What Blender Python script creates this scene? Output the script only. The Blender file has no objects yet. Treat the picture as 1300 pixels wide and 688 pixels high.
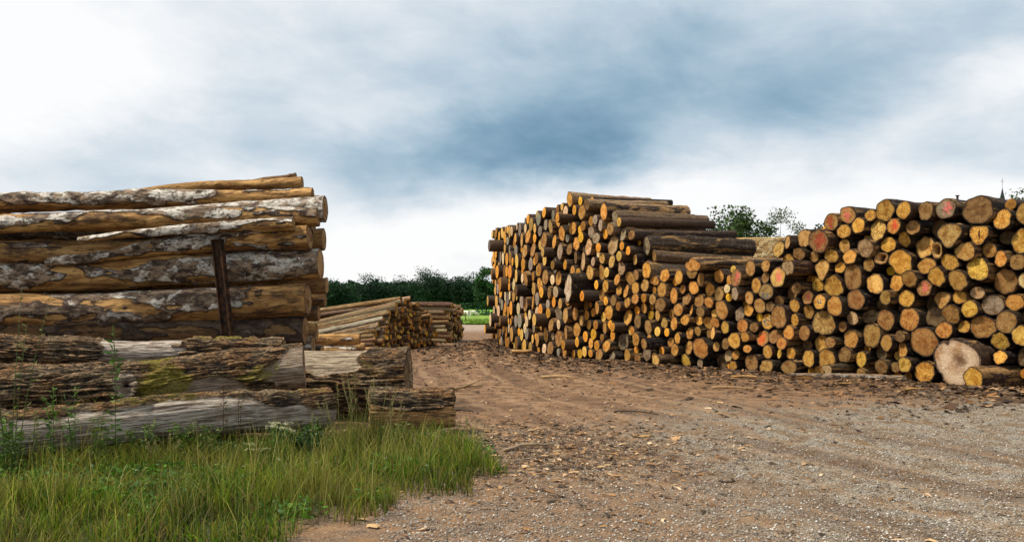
import bpy, math, random
import numpy as np
from mathutils import Vector, Matrix

random.seed(7); np.seterr(over='ignore')
rng = np.random.default_rng(7)
scene = bpy.context.scene
C = scene.collection
F = 1050.0           # focal length in photo pixels (photo is 1300 wide)
EYE = 1.6
HZ = 388.0           # row of the horizon in the photo
PI = math.pi

def at(px, py, Y):
    """point of the photo at depth Y, as a place in the yard"""
    return Vector(((px - 650.0) / F * Y, Y, EYE - (py - HZ) / F * Y))

# ------------------------------------------------------------------ noise (vectorised value noise)
def _h(ix, iy, iz, seed):
    n = (ix * 374761393 + iy * 668265263 + iz * 2147483647 + seed * 1274126177) & 0xFFFFFFFF
    n = ((n ^ (n >> 13)) * 1274126177) & 0xFFFFFFFF
    n = ((n ^ (n >> 16)) * 2246822519) & 0xFFFFFFFF
    return ((n ^ (n >> 15)) & 0xFFFF) / 65535.0
def vnoise(x, y, z=0.0, seed=0):
    x, y, z = np.broadcast_arrays(np.asarray(x, float), np.asarray(y, float), np.asarray(z, float))
    xi, yi, zi = np.floor(x).astype(np.int64), np.floor(y).astype(np.int64), np.floor(z).astype(np.int64)
    fx, fy, fz = x - xi, y - yi, z - zi
    fx, fy, fz = fx*fx*(3-2*fx), fy*fy*(3-2*fy), fz*fz*(3-2*fz)
    r = 0
    for dx in (0, 1):
        for dy in (0, 1):
            for dz in (0, 1):
                w = (fx if dx else 1-fx) * (fy if dy else 1-fy) * (fz if dz else 1-fz)
                r = r + w * _h(xi+dx, yi+dy, zi+dz, seed)
    return r            # 0..1
def fbm(x, y, z=0.0, seed=0, oct=3):
    s, a, t = 0, 1.0, 0
    for k in range(oct):
        s = s + a * vnoise(np.asarray(x)*2**k, np.asarray(y)*2**k, np.asarray(z)*2**k, seed+k*17); t += a; a *= .5
    return s / t
def sstep(a, b, x):
    t = np.clip((np.asarray(x, float) - a) / (b - a), 0, 1)
    return t*t*(3-2*t)

# ------------------------------------------------------------------ objects
def mesh_obj(name, verts, faces, mats, parent=None, smooth=True, mat_idx=None, attrs=None, link=True):
    me = bpy.data.meshes.new(name)
    verts = np.asarray(verts, dtype=np.float32).reshape(-1, 3)
    if isinstance(faces, np.ndarray):
        n, k = faces.shape
        me.vertices.add(len(verts)); me.vertices.foreach_set('co', verts.ravel())
        me.loops.add(n*k); me.loops.foreach_set('vertex_index', faces.astype(np.int32).ravel())
        me.polygons.add(n); me.polygons.foreach_set('loop_start', np.arange(n, dtype=np.int32)*k)
        me.update(calc_edges=True)
    else:
        me.from_pydata([tuple(v) for v in verts], [], faces)
    if smooth:
        me.polygons.foreach_set('use_smooth', np.ones(len(me.polygons), dtype=bool))
    for m in (mats if isinstance(mats, (list, tuple)) else [mats]): me.materials.append(m)
    if mat_idx is not None: me.polygons.foreach_set('material_index', np.asarray(mat_idx, dtype=np.int32))
    for an, av in (attrs or {}).items():
        av = np.asarray(av, dtype=np.float32)
        if av.ndim == 1:
            a = me.attributes.new(an, 'FLOAT', 'POINT'); a.data.foreach_set('value', av)
        else:
            a = me.attributes.new(an, 'FLOAT_COLOR', 'POINT')
            if av.shape[1] == 3: av = np.concatenate([av, np.ones((len(av), 1), np.float32)], 1)
            a.data.foreach_set('color', av.ravel())
    me.update()
    o = bpy.data.objects.new(name, me)
    if link: C.objects.link(o)
    if parent: o.parent = parent
    return o
def tag(o, label=None, cat=None, group=None, kind=None):
    if label: o['label'] = label
    if cat: o['category'] = cat
    if group: o['group'] = group
    if kind: o['kind'] = kind
    return o
def empty(name, loc, rz=0):
    o = bpy.data.objects.new(name, None); C.objects.link(o)
    o.location = loc; o.rotation_euler = (0, 0, rz); o.empty_display_size = .2
    return o
class MB:
    """collects boxes and tubes into one mesh"""
    def __init__(s): s.v = []; s.f = []; s.c = []
    def box(s, c, size, rot=None, col=None, jit=0):
        n = len(s.v); cx, cy, cz = c; a, b, d = size[0]/2, size[1]/2, size[2]/2
        for x, y, z in ((-1,-1,-1),(1,-1,-1),(1,1,-1),(-1,1,-1),(-1,-1,1),(1,-1,1),(1,1,1),(-1,1,1)):
            p = Vector((x*a + random.uniform(-jit, jit), y*b + random.uniform(-jit, jit), z*d))
            if rot is not None: p = rot @ p
            s.v.append((p.x+cx, p.y+cy, p.z+cz)); s.c.append(col or (1, 1, 1))
        s.f += [(n,n+3,n+2,n+1),(n+4,n+5,n+6,n+7),(n,n+1,n+5,n+4),(n+1,n+2,n+6,n+5),(n+2,n+3,n+7,n+6),(n+3,n,n+4,n+7)]
    def tube(s, pts, rad, seg=6, col=None, cap=True):
        n0 = len(s.v); pts = [Vector(p) for p in pts]
        for i, p in enumerate(pts):
            t = (pts[min(i+1, len(pts)-1)] - pts[max(i-1, 0)]).normalized()
            u = t.cross(Vector((0.31, 0.12, 0.94))); u = (u if u.length > 1e-3 else t.cross(Vector((1, 0, 0)))).normalized(); w = t.cross(u)
            r = rad[i] if isinstance(rad, (list, tuple)) else rad
            for k in range(seg):
                a = 2*PI*k/seg; q = p + u*math.cos(a)*r + w*math.sin(a)*r
                s.v.append(tuple(q)); s.c.append(col or (1, 1, 1))
        for i in range(len(pts)-1):
            for k in range(seg):
                a, b = n0+i*seg+k, n0+i*seg+(k+1) % seg
                s.f.append((a, b, b+seg, a+seg))
        if cap:
            s.f.append(tuple(n0+k for k in range(seg))[::-1]); e = n0+(len(pts)-1)*seg
            s.f.append(tuple(e+k for k in range(seg)))
    def quad(s, pts, col=None):
        n = len(s.v)
        for p in pts: s.v.append(tuple(p)); s.c.append(col or (1, 1, 1))
        s.f.append(tuple(range(n, n+len(pts))))
    def build(s, name, mat, parent=None, smooth=False):
        return mesh_obj(name, s.v, s.f, mat, parent, smooth, attrs={'tint': s.c})

# ------------------------------------------------------------------ node helpers
def new_mat(name):
    m = bpy.data.materials.new(name); m.use_nodes = True
    nt = m.node_tree; nt.nodes.clear()
    out = nt.nodes.new('ShaderNodeOutputMaterial'); b = nt.nodes.new('ShaderNodeBsdfPrincipled')
    nt.links.new(b.outputs[0], out.inputs[0])
    b.inputs['Roughness'].default_value = .85
    b.inputs['Specular IOR Level'].default_value = .25
    return m, G(nt), b
class G:
    def __init__(s, nt): s.nt = nt
    def n(s, typ, ins=None, out=0, **kw):
        nd = s.nt.nodes.new(typ)
        for k, v in kw.items(): setattr(nd, k, v)
        for k, v in (ins or {}).items(): s.set(nd, k, v)
        nd_out = nd.outputs[out]
        return nd_out
    def set(s, nd, k, v):
        if isinstance(v, bpy.types.NodeSocket): s.nt.links.new(v, nd.inputs[k])
        else: nd.inputs[k].default_value = v
    def m(s, op, a, b=None, c=None, clamp=False):
        ins = {0: a}
        if b is not None: ins[1] = b
        if c is not None: ins[2] = c
        return s.n('ShaderNodeMath', ins, operation=op, use_clamp=clamp)
    def vm(s, op, a, b=None, out=0):
        ins = {0: a}
        if b is not None: ins[1] = b
        return s.n('ShaderNodeVectorMath', ins, out=out, operation=op)
    def mix(s, f, a, b, bt='MIX'):
        nd = s.nt.nodes.new('ShaderNodeMix'); nd.data_type = 'RGBA'; nd.blend_type = bt
        s.set(nd, 0, f)
        for k, v in ((6, a), (7, b)):
            if not isinstance(v, bpy.types.NodeSocket) and len(v) == 3: v = (*v, 1)
            s.set(nd, k, v)
        return nd.outputs[2]
    def ss(s, x, a, b):                                   # smoothstep
        nd = s.nt.nodes.new('ShaderNodeMapRange'); nd.interpolation_type = 'SMOOTHSTEP'
        s.set(nd, 0, x); s.set(nd, 1, a); s.set(nd, 2, b); return nd.outputs[0]
    def noise(s, v, scale, detail=4, rough=.55, dist=0, out=0):
        return s.n('ShaderNodeTexNoise', {'Vector': v, 'Scale': scale, 'Detail': detail, 'Roughness': rough, 'Distortion': dist}, out=out)
    def mul(s, v, k): return s.vm('MULTIPLY', v, k)
    def bump(s, h, dist, strength=1.0, normal=None):
        ins = {'Height': h, 'Distance': dist, 'Strength': strength}
        if normal is not None: ins['Normal'] = normal
        return s.n('ShaderNodeBump', ins)
    def sep(s, v): 
        nd = s.nt.nodes.new('ShaderNodeSeparateXYZ'); s.set(nd, 0, v); return nd.outputs
    def comb(s, x, y, z): return s.n('ShaderNodeCombineXYZ', {0: x, 1: y, 2: z})
    def ramp(s, x, stops):
        nd = s.nt.nodes.new('ShaderNodeValToRGB'); s.set(nd, 0, x); cr = nd.color_ramp
        while len(cr.elements) < len(stops): cr.elements.new(.5)
        for e, (p, c) in zip(cr.elements, stops): e.position = p; e.color = (*c, 1)
        return nd.outputs[0]
    def attr(s, name, out=0, typ='GEOMETRY'): return s.n('ShaderNodeAttribute', out=out, attribute_name=name, attribute_type=typ)

# ------------------------------------------------------------------ materials
def mat_end(name, paint=None, core=None, grain=1.0):
    """sawn face of a log: growth rings, drying cracks, smears of sap and dirt; colour from the object"""
    m, g, b = new_mat(name)
    oi = g.nt.nodes.new('ShaderNodeObjectInfo'); rnd = oi.outputs['Random']; oc = oi.outputs['Color']
    p = g.n('ShaderNodeTexCoord', out=3)
    off = g.vm('ADD', g.comb(g.m('MULTIPLY', rnd, 37.0), g.m('MULTIPLY', rnd, 91.0), g.m('MULTIPLY', rnd, 53.0)), p)
    flat = g.mul(p, (1, 1, 0))
    ecc = g.comb(g.m('MULTIPLY', g.m('SUBTRACT', rnd, .5), .3), g.m('MULTIPLY', g.m('SUBTRACT', g.m('FRACT', g.m('MULTIPLY', rnd, 17.3)), .5), .3), 0.0)
    cc = g.vm('SUBTRACT', flat, ecc)
    rr0 = g.vm('LENGTH', cc, out=1)
    wob = g.noise(off, 2.2, 3)
    rr = g.m('ADD', rr0, g.m('MULTIPLY', wob, .25))
    ring = g.m('SINE', g.m('MULTIPLY', rr, 55.0))
    ring2 = g.m('SINE', g.m('MULTIPLY', rr, 21.0))
    edge = g.attr('rad', 2)
    # colour
    blot = g.noise(off, 1.6, 5, .62)
    fine = g.noise(off, 14.0, 3, .6)
    col = g.mix(g.ss(blot, .3, .6), g.mix(1.0, oc, (.55, .4, .22), 'MULTIPLY'), g.mix(.14, oc, (1, .8, .42)))
    f2 = g.m('FRACT', g.m('MULTIPLY', rnd, 7.7))
    heart = g.m('MULTIPLY', g.ss(rr, .62, .35), g.m('MULTIPLY', g.ss(f2, .35, .8), .55))
    col = g.mix(heart, col, g.mix(1.0, oc, (.62, .45, .3), 'MULTIPLY'))
    col = g.mix(g.m('MULTIPLY', g.ss(ring, .1, 1), .34*grain), col, (.16, .07, .02))
    col = g.mix(g.m('MULTIPLY', g.ss(ring2, .3, 1), .18*grain), col, (.2, .1, .03))
    col = g.mix(g.m('MULTIPLY', g.ss(fine, .5, .68), .55), col, (.10, .055, .022))
    # radial checks
    nrm = g.vm('NORMALIZE', cc)
    nz = g.noise(g.vm('ADD', g.mul(nrm, (2.6, 2.6, 0)), g.comb(g.m('MULTIPLY', rnd, 60.0), 0.0, g.m('MULTIPLY', rr0, .35))), 3.0, 2, .6)
    crack = g.m('MULTIPLY', g.ss(g.m('ABSOLUTE', g.m('SUBTRACT', nz, .5)), .03, .006), g.m('MULTIPLY', g.ss(rr0, .05, .25), g.ss(g.m('FRACT', g.m('MULTIPLY', rnd, 3.3)), .15, .5)))
    col = g.mix(g.m('MULTIPLY', crack, .8), col, (.03, .018, .01))
    # saw marks across the face
    sx = g.sep(g.n('ShaderNodeVectorRotate', {'Vector': p, 'Angle': g.m('MULTIPLY', rnd, 6.28)}, rotation_type='Z_AXIS'))
    saw = g.noise(g.comb(g.m('MULTIPLY', sx[0], 26.0), g.m('MULTIPLY', sx[1], 1.3), rnd), 1.0, 3, .6)
    col = g.mix(g.m('MULTIPLY', g.ss(saw, .5, .68), .42), col, (.12, .055, .016))
    # blotchy brown darkening towards the rim
    rim = g.m('MULTIPLY', g.ss(g.m('ADD', edge, g.m('MULTIPLY', g.m('SUBTRACT', blot, .5), .7)), .72, 1.02), .7)
    col = g.mix(rim, col, (.15, .075, .025))
    col = g.mix(g.ss(edge, .91, .945), col, (.035, .022, .013))
    if core == 'hollow':
        col = g.mix(g.ss(edge, .55, .42), col, (.05, .025, .01)); col = g.mix(g.m('MULTIPLY', g.ss(edge, .7, .6), g.ss(edge, .45, .55)), col, (.5, .3, .12))
    if core == 'slit':
        q = g.sep(g.vm('ADD', flat, g.mul(g.noise(off, 3, 2, out=1), (.25, .25, 0))))
        sl = g.m('ADD', g.m('ABSOLUTE', g.m('MULTIPLY', g.m('SUBTRACT', q[0], .1), 4.5)), g.m('ABSOLUTE', g.m('SUBTRACT', q[1], .12)))
        col = g.mix(g.ss(sl, .62, .5), col, (.012, .008, .005))
    if core == 'pale':
        col = g.mix(g.ss(g.m('ADD', rr0, g.m('MULTIPLY', g.noise(off, 5, 4), .5)), .72, .28), col, (.13, .065, .03))
        col = g.mix(g.m('MULTIPLY', g.m('MULTIPLY', g.ss(g.noise(g.vm('ADD', g.mul(nrm, (5, 5, 0)), (5, 2, 1)), 2.0, 3, .6), .5, .66), g.ss(rr0, .3, .8)), .35), col, (.36, .25, .18))
        col = g.mix(g.m('MULTIPLY', g.ss(blot, .5, .7), .4), col, (.34, .22, .13))
    if paint:
        pc = {'red': (.75, .05, .035), 'pink': (.7, .13, .12), 'darkred': (.36, .045, .02), 'orange': (.7, .12, .02)}[paint]
        pm = g.m('ADD', g.vm('LENGTH', g.mul(g.vm('SUBTRACT', flat, (.15, -.08, 0)), (1.25, .8, 1)), out=1), g.m('MULTIPLY', g.m('SUBTRACT', g.noise(off, 2.6, 6, .75), .5), 2.6))
        lo = {'red': .7, 'pink': .62, 'darkred': .85, 'orange': .95}[paint]
        col = g.mix(g.m('MULTIPLY', g.m('MULTIPLY', g.ss(pm, lo, lo*.3), g.ss(edge, .97, .85)), g.m('ADD', .35, g.m('MULTIPLY', fine, .75))), col, pc)
    g.set(b, 'Base Color', col)
    h = g.m('ADD', g.m('MULTIPLY', ring, .12), g.m('SUBTRACT', g.m('MULTIPLY', saw, 1.2), g.m('MULTIPLY', crack, 1.5)))
    g.set(b, 'Normal', g.bump(g.m('ADD', h, g.m('MULTIPLY', fine, .7)), .012, .7))
    return m

def mat_bark_short():
    """bark of the short logs; local space is one radius wide and one length long"""
    m, g, b = new_mat('bark of short logs')
    oi = g.nt.nodes.new('ShaderNodeObjectInfo'); rnd = oi.outputs['Random']; oc = oi.outputs['Color']
    p = g.n('ShaderNodeTexCoord', out=3)
    off = g.comb(g.m('MULTIPLY', rnd, 37.0), g.m('MULTIPLY', rnd, 91.0), g.m('MULTIPLY', rnd, 53.0))
    q = g.vm('ADD', g.mul(p, (1, 1, 14)), off)
    big = g.noise(g.vm('ADD', g.mul(p, (1.1, 1.1, 2.6)), off), 1.3, 8, .68, .4)
    fine = g.noise(g.mul(q, (1, 1, .45)), 6.0, 5, .65)
    flake = g.noise(q, 2.6, 4, .6, .8)
    th = g.m('ADD', .45, g.m('MULTIPLY', rnd, .16))
    bare = g.ss(big, th, g.m('ADD', th, .05))
    barkc = g.mix(g.ss(fine, .35, .7), g.mix(1.0, oc, (.35, .33, .32), 'MULTIPLY'), oc)
    barkc = g.mix(g.m('MULTIPLY', g.ss(flake, .55, .68), .5), barkc, (.2, .16, .125))
    woodc = g.mix(g.ss(fine, .3, .7), (.12, .06, .022), (.36, .21, .08))
    woodc = g.mix(g.m('MULTIPLY', g.ss(flake, .5, .7), .6), woodc, (.1, .055, .025))
    g.set(b, 'Base Color', g.mix(bare, barkc, woodc))
    h = g.m('ADD', g.m('MULTIPLY', fine, .5), g.m('SUBTRACT', g.m('MULTIPLY', flake, .5), g.m('MULTIPLY', bare, .8)))
    g.set(b, 'Normal', g.bump(h, .03, .9))
    return m

def mat_bark_long(name, light=1.0):
    """tall straight stems with flaking pale bark over tan wood; local space in metres, z along the log"""
    m, g, b = new_mat(name)
    oi = g.nt.nodes.new('ShaderNodeObjectInfo'); rnd = oi.outputs['Random']; oc = oi.outputs['Color']
    p = g.n('ShaderNodeTexCoord', out=3)
    off = g.comb(g.m('MULTIPLY', rnd, 37.0), g.m('MULTIPLY', rnd, 91.0), g.m('MULTIPLY', rnd, 53.0))
    q = g.vm('ADD', p, off)
    fine = g.noise(g.mul(q, (1, 1, .35)), 34.0, 5, .65)
    med = g.noise(g.mul(q, (1, 1, .5)), 9.0, 5, .62, .5)
    lich = g.noise(g.mul(q, (1, 1, .6)), 4.5, 6, .7, .3)
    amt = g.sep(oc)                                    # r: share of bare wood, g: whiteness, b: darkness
    d = g.m('ADD', g.attr('fld', 2), g.m('MULTIPLY', g.m('SUBTRACT', g.noise(g.mul(q, (1, 1, .7)), 11.0, 6, .65), .5), .10))
    bare = g.ss(d, 0.0, .012)
    rimd = g.m('MULTIPLY', g.ss(d, -.03, -.002), g.m('SUBTRACT', 1.0, bare))
    bark = g.mix(g.ss(med, .38, .6), (.04, .025, .017), (.25, .175, .115))
    wh = g.ss(g.m('ADD', lich, g.m('MULTIPLY', amt[1], .16)), .60, .68)
    bark = g.mix(g.m('MULTIPLY', wh, .92), bark, g.mix(g.ss(fine, .3, .6), (.22, .19, .16), (.66, .62, .55)))
    bark = g.mix(g.m('MULTIPLY', g.ss(g.noise(q, 7.0, 4, .6), .62, .75), .55), bark, (.15, .2, .11))
    bark = g.mix(g.m('MULTIPLY', rimd, .92), bark, (.028, .016, .012))
    wood = g.mix(g.ss(g.noise(g.mul(q, (1, 1, .12)), 11.0, 5, .65), .32, .7), (.2, .09, .025), (.57, .335, .12))
    wood = g.mix(g.m('MULTIPLY', g.ss(g.noise(g.mul(q, (1, 1, .3)), 6.0, 6, .75), .5, .62), .85), wood, (.055, .03, .017))
    wood = g.mix(g.m('MULTIPLY', g.ss(g.noise(g.mul(q, (1, 1, .25)), 16.0, 5, .75), .54, .6), .75), wood, (.08, .04, .018))
    bark = g.mix(g.m('MULTIPLY', g.ss(g.noise(g.mul(q, (1, 1, .6)), 13.0, 6, .8), .54, .6), .9), bark, (.03, .02, .015))
    col = g.mix(bare, bark, wood)
    col = g.mix(g.m('MULTIPLY', amt[2], .8), col, (.035, .022, .015))  # dark bark of some stems; on shadowed ones, shade put into the colour
    g.set(b, 'Base Color', col)
    h = g.m('ADD', g.m('MULTIPLY', fine, .25), g.m('SUBTRACT', g.m('MULTIPLY', med, .6), g.m('MULTIPLY', bare, .8)))
    g.set(b, 'Normal', g.bump(h, .03, .9))
    return m

def mat_old():
    """old foreground trunks: furrowed bark, moss, grey bare wood; attributes bare, moss, deep on the mesh"""
    m, g, b = new_mat('old furrowed trunk')
    oi = g.nt.nodes.new('ShaderNodeObjectInfo'); rnd = oi.outputs['Random']; oc = oi.outputs['Color']
    p = g.n('ShaderNodeTexCoord', out=3)
    q = g.vm('ADD', p, g.comb(g.m('MULTIPLY', rnd, 37.0), g.m('MULTIPLY', rnd, 91.0), 0.0))
    bare, moss, deep = g.attr('bare', 2), g.attr('moss', 2), g.attr('deep', 2)
    fib = g.noise(g.mul(q, (1, 1, .05)), 62.0, 6, .72, .1)
    fine = g.noise(g.mul(q, (1, 1, .5)), 60.0, 5, .7)
    big = g.noise(q, 3.0, 5, .6)
    fiss = g.noise(g.mul(q, (1, 1, .08)), 30.0, 6, .66, .5)
    bark = g.mix(g.ss(fine, .35, .65), (.045, .028, .016), (.36, .26, .15))
    bark = g.mix(g.ss(big, .35, .65), bark, g.mix(1.0, bark, (1.15, .85, .62), 'MULTIPLY'))
    bark = g.mix(g.m('MULTIPLY', g.ss(fiss, .53, .44), .85), bark, (.014, .009, .006))
    bark = g.mix(g.ss(deep, .45, .05), bark, (.016, .011, .008))
    wood = g.mix(g.ss(fib, .38, .62), (.12, .08, .05), oc)
    wood = g.mix(g.m('MULTIPLY', g.ss(fiss, .46, .38), .8), wood, (.03, .02, .014))
    wood = g.mix(g.m('MULTIPLY', g.ss(big, .52, .66), .6), wood, (.16, .1, .06))
    col = g.mix(g.ss(bare, .4, .6), bark, wood)
    mm = g.ss(g.m('ADD', moss, g.m('MULTIPLY', g.m('SUBTRACT', g.noise(q, 9.0, 5, .7), .5), .9)), .5, .75)
    col = g.mix(g.m('MULTIPLY', mm, .8), col, g.mix(g.ss(fine, .3, .7), (.06, .055, .008), (.3, .24, .03)))
    g.set(b, 'Base Color', col)
    h = g.m('ADD', g.m('MULTIPLY', fib, .5), g.m('ADD', g.m('MULTIPLY', fine, .3), g.m('MULTIPLY', fiss, .9)))
    g.set(b, 'Normal', g.bump(h, .03, .9))
    return m

def mat_tint(name, var=.35, rough=.85, scale=30.0, trans=0.0, bump=0.0):
    """colour from the mesh attribute tint, broken up by noise"""
    m, g, b = new_mat(name)
    t = g.attr('tint'); p = g.n('ShaderNodeTexCoord', out=3)
    n = g.noise(p, scale, 4, .65)
    col = g.mix(g.m('MULTIPLY', g.ss(n, .4, .75), var), t, g.mix(1.0, t, (.35, .33, .3), 'MULTIPLY'))
    g.set(b, 'Base Color', col); b.inputs['Roughness'].default_value = rough
    if bump: g.set(b, 'Normal', g.bump(n, bump, .8))
    if trans:
        tr = g.n('ShaderNodeBsdfTranslucent', {'Color': g.mix(1.0, t, (1.0, 1.1, .5), 'MULTIPLY')})
        ms = g.n('ShaderNodeMixShader', {0: trans, 1: b.outputs[0], 2: tr})
        g.nt.links.new(ms, g.nt.nodes['Material Output'].inputs[0])
    return m

def mat_ground():
    m, g, b = new_mat('yard ground')
    p = g.n('ShaderNodeTexCoord', out=3); s = g.sep(p)
    X, Y = s[0], s[1]
    n1 = g.noise(p, .55, 5, .6); n2 = g.noise(p, 3.0, 5, .65); n3 = g.noise(p, 22.0, 5, .7)
    streak = g.noise(g.mul(p, (.5, 2.4, 1)), 1.3, 5, .65, .4)
    v = g.nt.nodes.new('ShaderNodeTexVoronoi'); g.set(v, 'Vector', p); v.inputs['Scale'].default_value = 60.0
    v2 = g.nt.nodes.new('ShaderNodeTexVoronoi'); g.set(v2, 'Vector', p); v2.inputs['Scale'].default_value = 120.0
    vc = g.sep(v.outputs['Color']); vc2 = g.sep(v2.outputs['Color'])
    stone = g.ramp(vc[0], [(0, (.06, .045, .03)), (.35, (.18, .145, .10)), (.7, (.34, .29, .22)), (1, (.66, .6, .48))])
    stone2 = g.ramp(vc2[1], [(0, (.08, .06, .045)), (.5, (.22, .19, .15)), (1, (.5, .46, .4))])
    grav = g.mix(.5, stone, stone2)
    grav = g.mix(g.ss(n2, .4, .65), grav, g.mix(1.0, grav, (.72, .52, .34), 'MULTIPLY'))
    grav = g.mix(g.m('MULTIPLY', g.ss(g.noise(p, 7.0, 5, .7), .52, .66), .6), grav, (.09, .06, .038))
    dirt = g.mix(g.ss(n2, .3, .7), (.07, .037, .019), (.25, .135, .066))
    dirt = g.mix(g.m('MULTIPLY', g.ss(n3, .5, .7), .6), dirt, (.05, .03, .018))
    dirt = g.mix(g.m('MULTIPLY', g.ss(streak, .52, .7), .55), dirt, (.33, .2, .11))
    dirt = g.mix(g.m('MULTIPLY', g.ss(vc2[0], .86, .97), .7), dirt, (.42, .3, .18))
    q = g.m('SUBTRACT', Y, g.m('MULTIPLY', X, .42))
    q = g.m('ADD', q, g.m('MULTIPLY', g.m('SUBTRACT', n1, .5), 5.0))
    q = g.m('ADD', q, g.m('MULTIPLY', g.m('SUBTRACT', streak, .5), 3.5))
    gm = g.ss(q, 12.6, 9.6)
    left = g.m('ADD', X, g.m('MULTIPLY', g.m('SUBTRACT', n1, .5), 3.0))
    gm = g.m('MULTIPLY', gm, g.m('ADD', .22, g.m('MULTIPLY', g.ss(left, .4, 3.4), .78)))
    yy = g.m('SUBTRACT', Y, 27.0)
    cx = g.m('ADD', g.m('MULTIPLY', g.m('MULTIPLY', yy, yy), .0125), -1.3)
    tr = g.m('ADD', g.m('SUBTRACT', X, cx), g.m('MULTIPLY', g.m('SUBTRACT', n1, .5), .9))
    band = g.m('SINE', g.m('MULTIPLY', tr, 3.3)); band2 = g.m('SINE', g.m('ADD', g.m('MULTIPLY', tr, 8.1), 1.0))
    inb = g.m('MULTIPLY', g.ss(g.m('ABSOLUTE', tr), 4.2, 2.2), g.ss(g.noise(p, .35, 3), .3, .55))
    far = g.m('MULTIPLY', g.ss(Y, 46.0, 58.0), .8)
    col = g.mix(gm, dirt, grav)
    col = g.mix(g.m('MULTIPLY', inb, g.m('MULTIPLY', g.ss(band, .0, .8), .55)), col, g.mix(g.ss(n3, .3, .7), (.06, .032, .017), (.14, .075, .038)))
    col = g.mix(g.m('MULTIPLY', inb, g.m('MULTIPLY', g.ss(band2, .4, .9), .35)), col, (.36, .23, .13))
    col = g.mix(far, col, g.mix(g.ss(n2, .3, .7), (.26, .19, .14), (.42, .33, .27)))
    # turf soil below the weeds on the left, meadow colour far away
    turf = g.m('MULTIPLY', g.ss(g.m('ADD', g.m('ADD', X, g.m('MAXIMUM', g.m('MULTIPLY', g.m('SUBTRACT', 7.9, Y), .55), 0.0)), g.m('MULTIPLY', n1, 1.2)), .35, -.3), g.ss(Y, 10.4, 9.8))
    col = g.mix(turf, col, g.mix(g.ss(n2, .4, .65), (.05, .04, .02), (.055, .065, .02)))
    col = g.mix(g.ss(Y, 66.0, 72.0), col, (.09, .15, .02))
    g.set(b, 'Base Color', col)
    h = g.m('ADD', g.m('MULTIPLY', v.outputs['Distance'], g.m('MULTIPLY', gm, -.6)), g.m('ADD', g.m('MULTIPLY', n3, .6), g.m('MULTIPLY', n2, 1.0)))
    g.set(b, 'Normal', g.bump(h, .035, .9))
    b.inputs['Roughness'].default_value = .95
    return m

def mat_simple(name, c0, c1, scale, rough=.8, bump=.01, stretch=(1, 1, 1), metal=0.0):
    m, g, b = new_mat(name)
    p = g.n('ShaderNodeTexCoord', out=3)
    n = g.noise(g.mul(p, stretch), scale, 5, .65)
    g.set(b, 'Base Color', g.mix(g.ss(n, .35, .68), c0, c1)); b.inputs['Roughness'].default_value = rough
    b.inputs['Metallic'].default_value = metal
    g.set(b, 'Normal', g.bump(n, bump, .7))
    return m

M_END = {k: mat_end('sawn end ' + k) for k in ('plain',)}
for k in ('red', 'pink', 'darkred', 'orange'): M_END[k] = mat_end('sawn end painted ' + k, paint=k)
for k in ('hollow', 'slit', 'pale'): M_END[k] = mat_end('sawn end ' + k, core=k, grain=.25 if k == 'pale' else 1.0)
M_BARK = mat_bark_short()
M_LONG = mat_bark_long('flaking pale bark')
M_OLD = mat_old()
M_GROUND = mat_ground()
M_CHIP = mat_tint('bark chips', .4, bump=.004)
M_STONE = mat_tint('loose gravel stones', .3, scale=60)
M_BLADE = mat_tint('grass blades', .25, .6, 6.0, trans=.45)
M_LEAF = mat_tint('weed leaves', .3, .55, 12.0, trans=.3)
M_TREE = mat_tint('tree leaves', .3, .7, 3.0, trans=.15)
M_TRUNK = mat_simple('tree bark', (.03, .022, .015), (.1, .075, .05), 8, stretch=(1, 1, .2))
M_RUST = mat_simple('rusty dark steel', (.014, .01, .008), (.10, .045, .02), 9, .75, .004, metal=.3)
M_LUMBER = mat_tint('sawn boards', .3, .8, 6.0)
M_WOOL = mat_simple('fleece', (.62, .56, .46), (.85, .82, .74), 25, .95, .02)
M_PAINT = mat_simple('blue log paint', (.012, .09, .16), (.04, .2, .32), 20, .6, .002)
# ================================================================== the right-hand stack: where its face runs
FACE = [(10.8, 14.3, 36), (10.3, 14.9, 35), (9.0, 16.4, 34), (6.6, 18.9, 31), (4.6, 21.4, 27), (2.4, 23.9, 22), (0.95, 26.6, 17), (-0.05, 29.5, 13), (-.86, 33.5, 11)]
_fx, _fy, _fa, _ft = [], [], [], [0.0]
for i in range(len(FACE)-1):
    for k in range(20):
        w = k/20; _fx.append(FACE[i][0]*(1-w)+FACE[i+1][0]*w); _fy.append(FACE[i][1]*(1-w)+FACE[i+1][1]*w); _fa.append(math.radians(FACE[i][2]*(1-w)+FACE[i+1][2]*w))
_fx.append(FACE[-1][0]); _fy.append(FACE[-1][1]); _fa.append(math.radians(FACE[-1][2]))
for i in range(len(_fx)-1):
    dx, dy = _fx[i+1]-_fx[i], _fy[i+1]-_fy[i]
    _ft.append(_ft[-1] + abs(dx*math.sin(_fa[i]) - dy*math.cos(_fa[i])))
_fx, _fy, _fa, _ft = map(np.array, (_fx, _fy, _fa, _ft))
_fu = _fx/_fy
def face_t(px): return float(np.interp(-(px-650)/F, -_fu, _ft))
def face_at(t): return float(np.interp(t, _ft, _fx)), float(np.interp(t, _ft, _fy)), float(np.interp(t, _ft, _fa))
TOP = [(560,300),(617,300),(625,290),(650,284),(667,272),(682,264),(714,256),(718,244),(735,246),(765,258),(785,272),(800,290),(815,306),(830,340),(870,344),(890,325),(905,330),(925,340),(940,333),(975,325),(985,305),(1000,300),(1020,290),(1055,270),(1075,262),(1100,265),(1110,253),(1150,257),(1190,252),(1225,249),(1260,250),(1460,250)]
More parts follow.
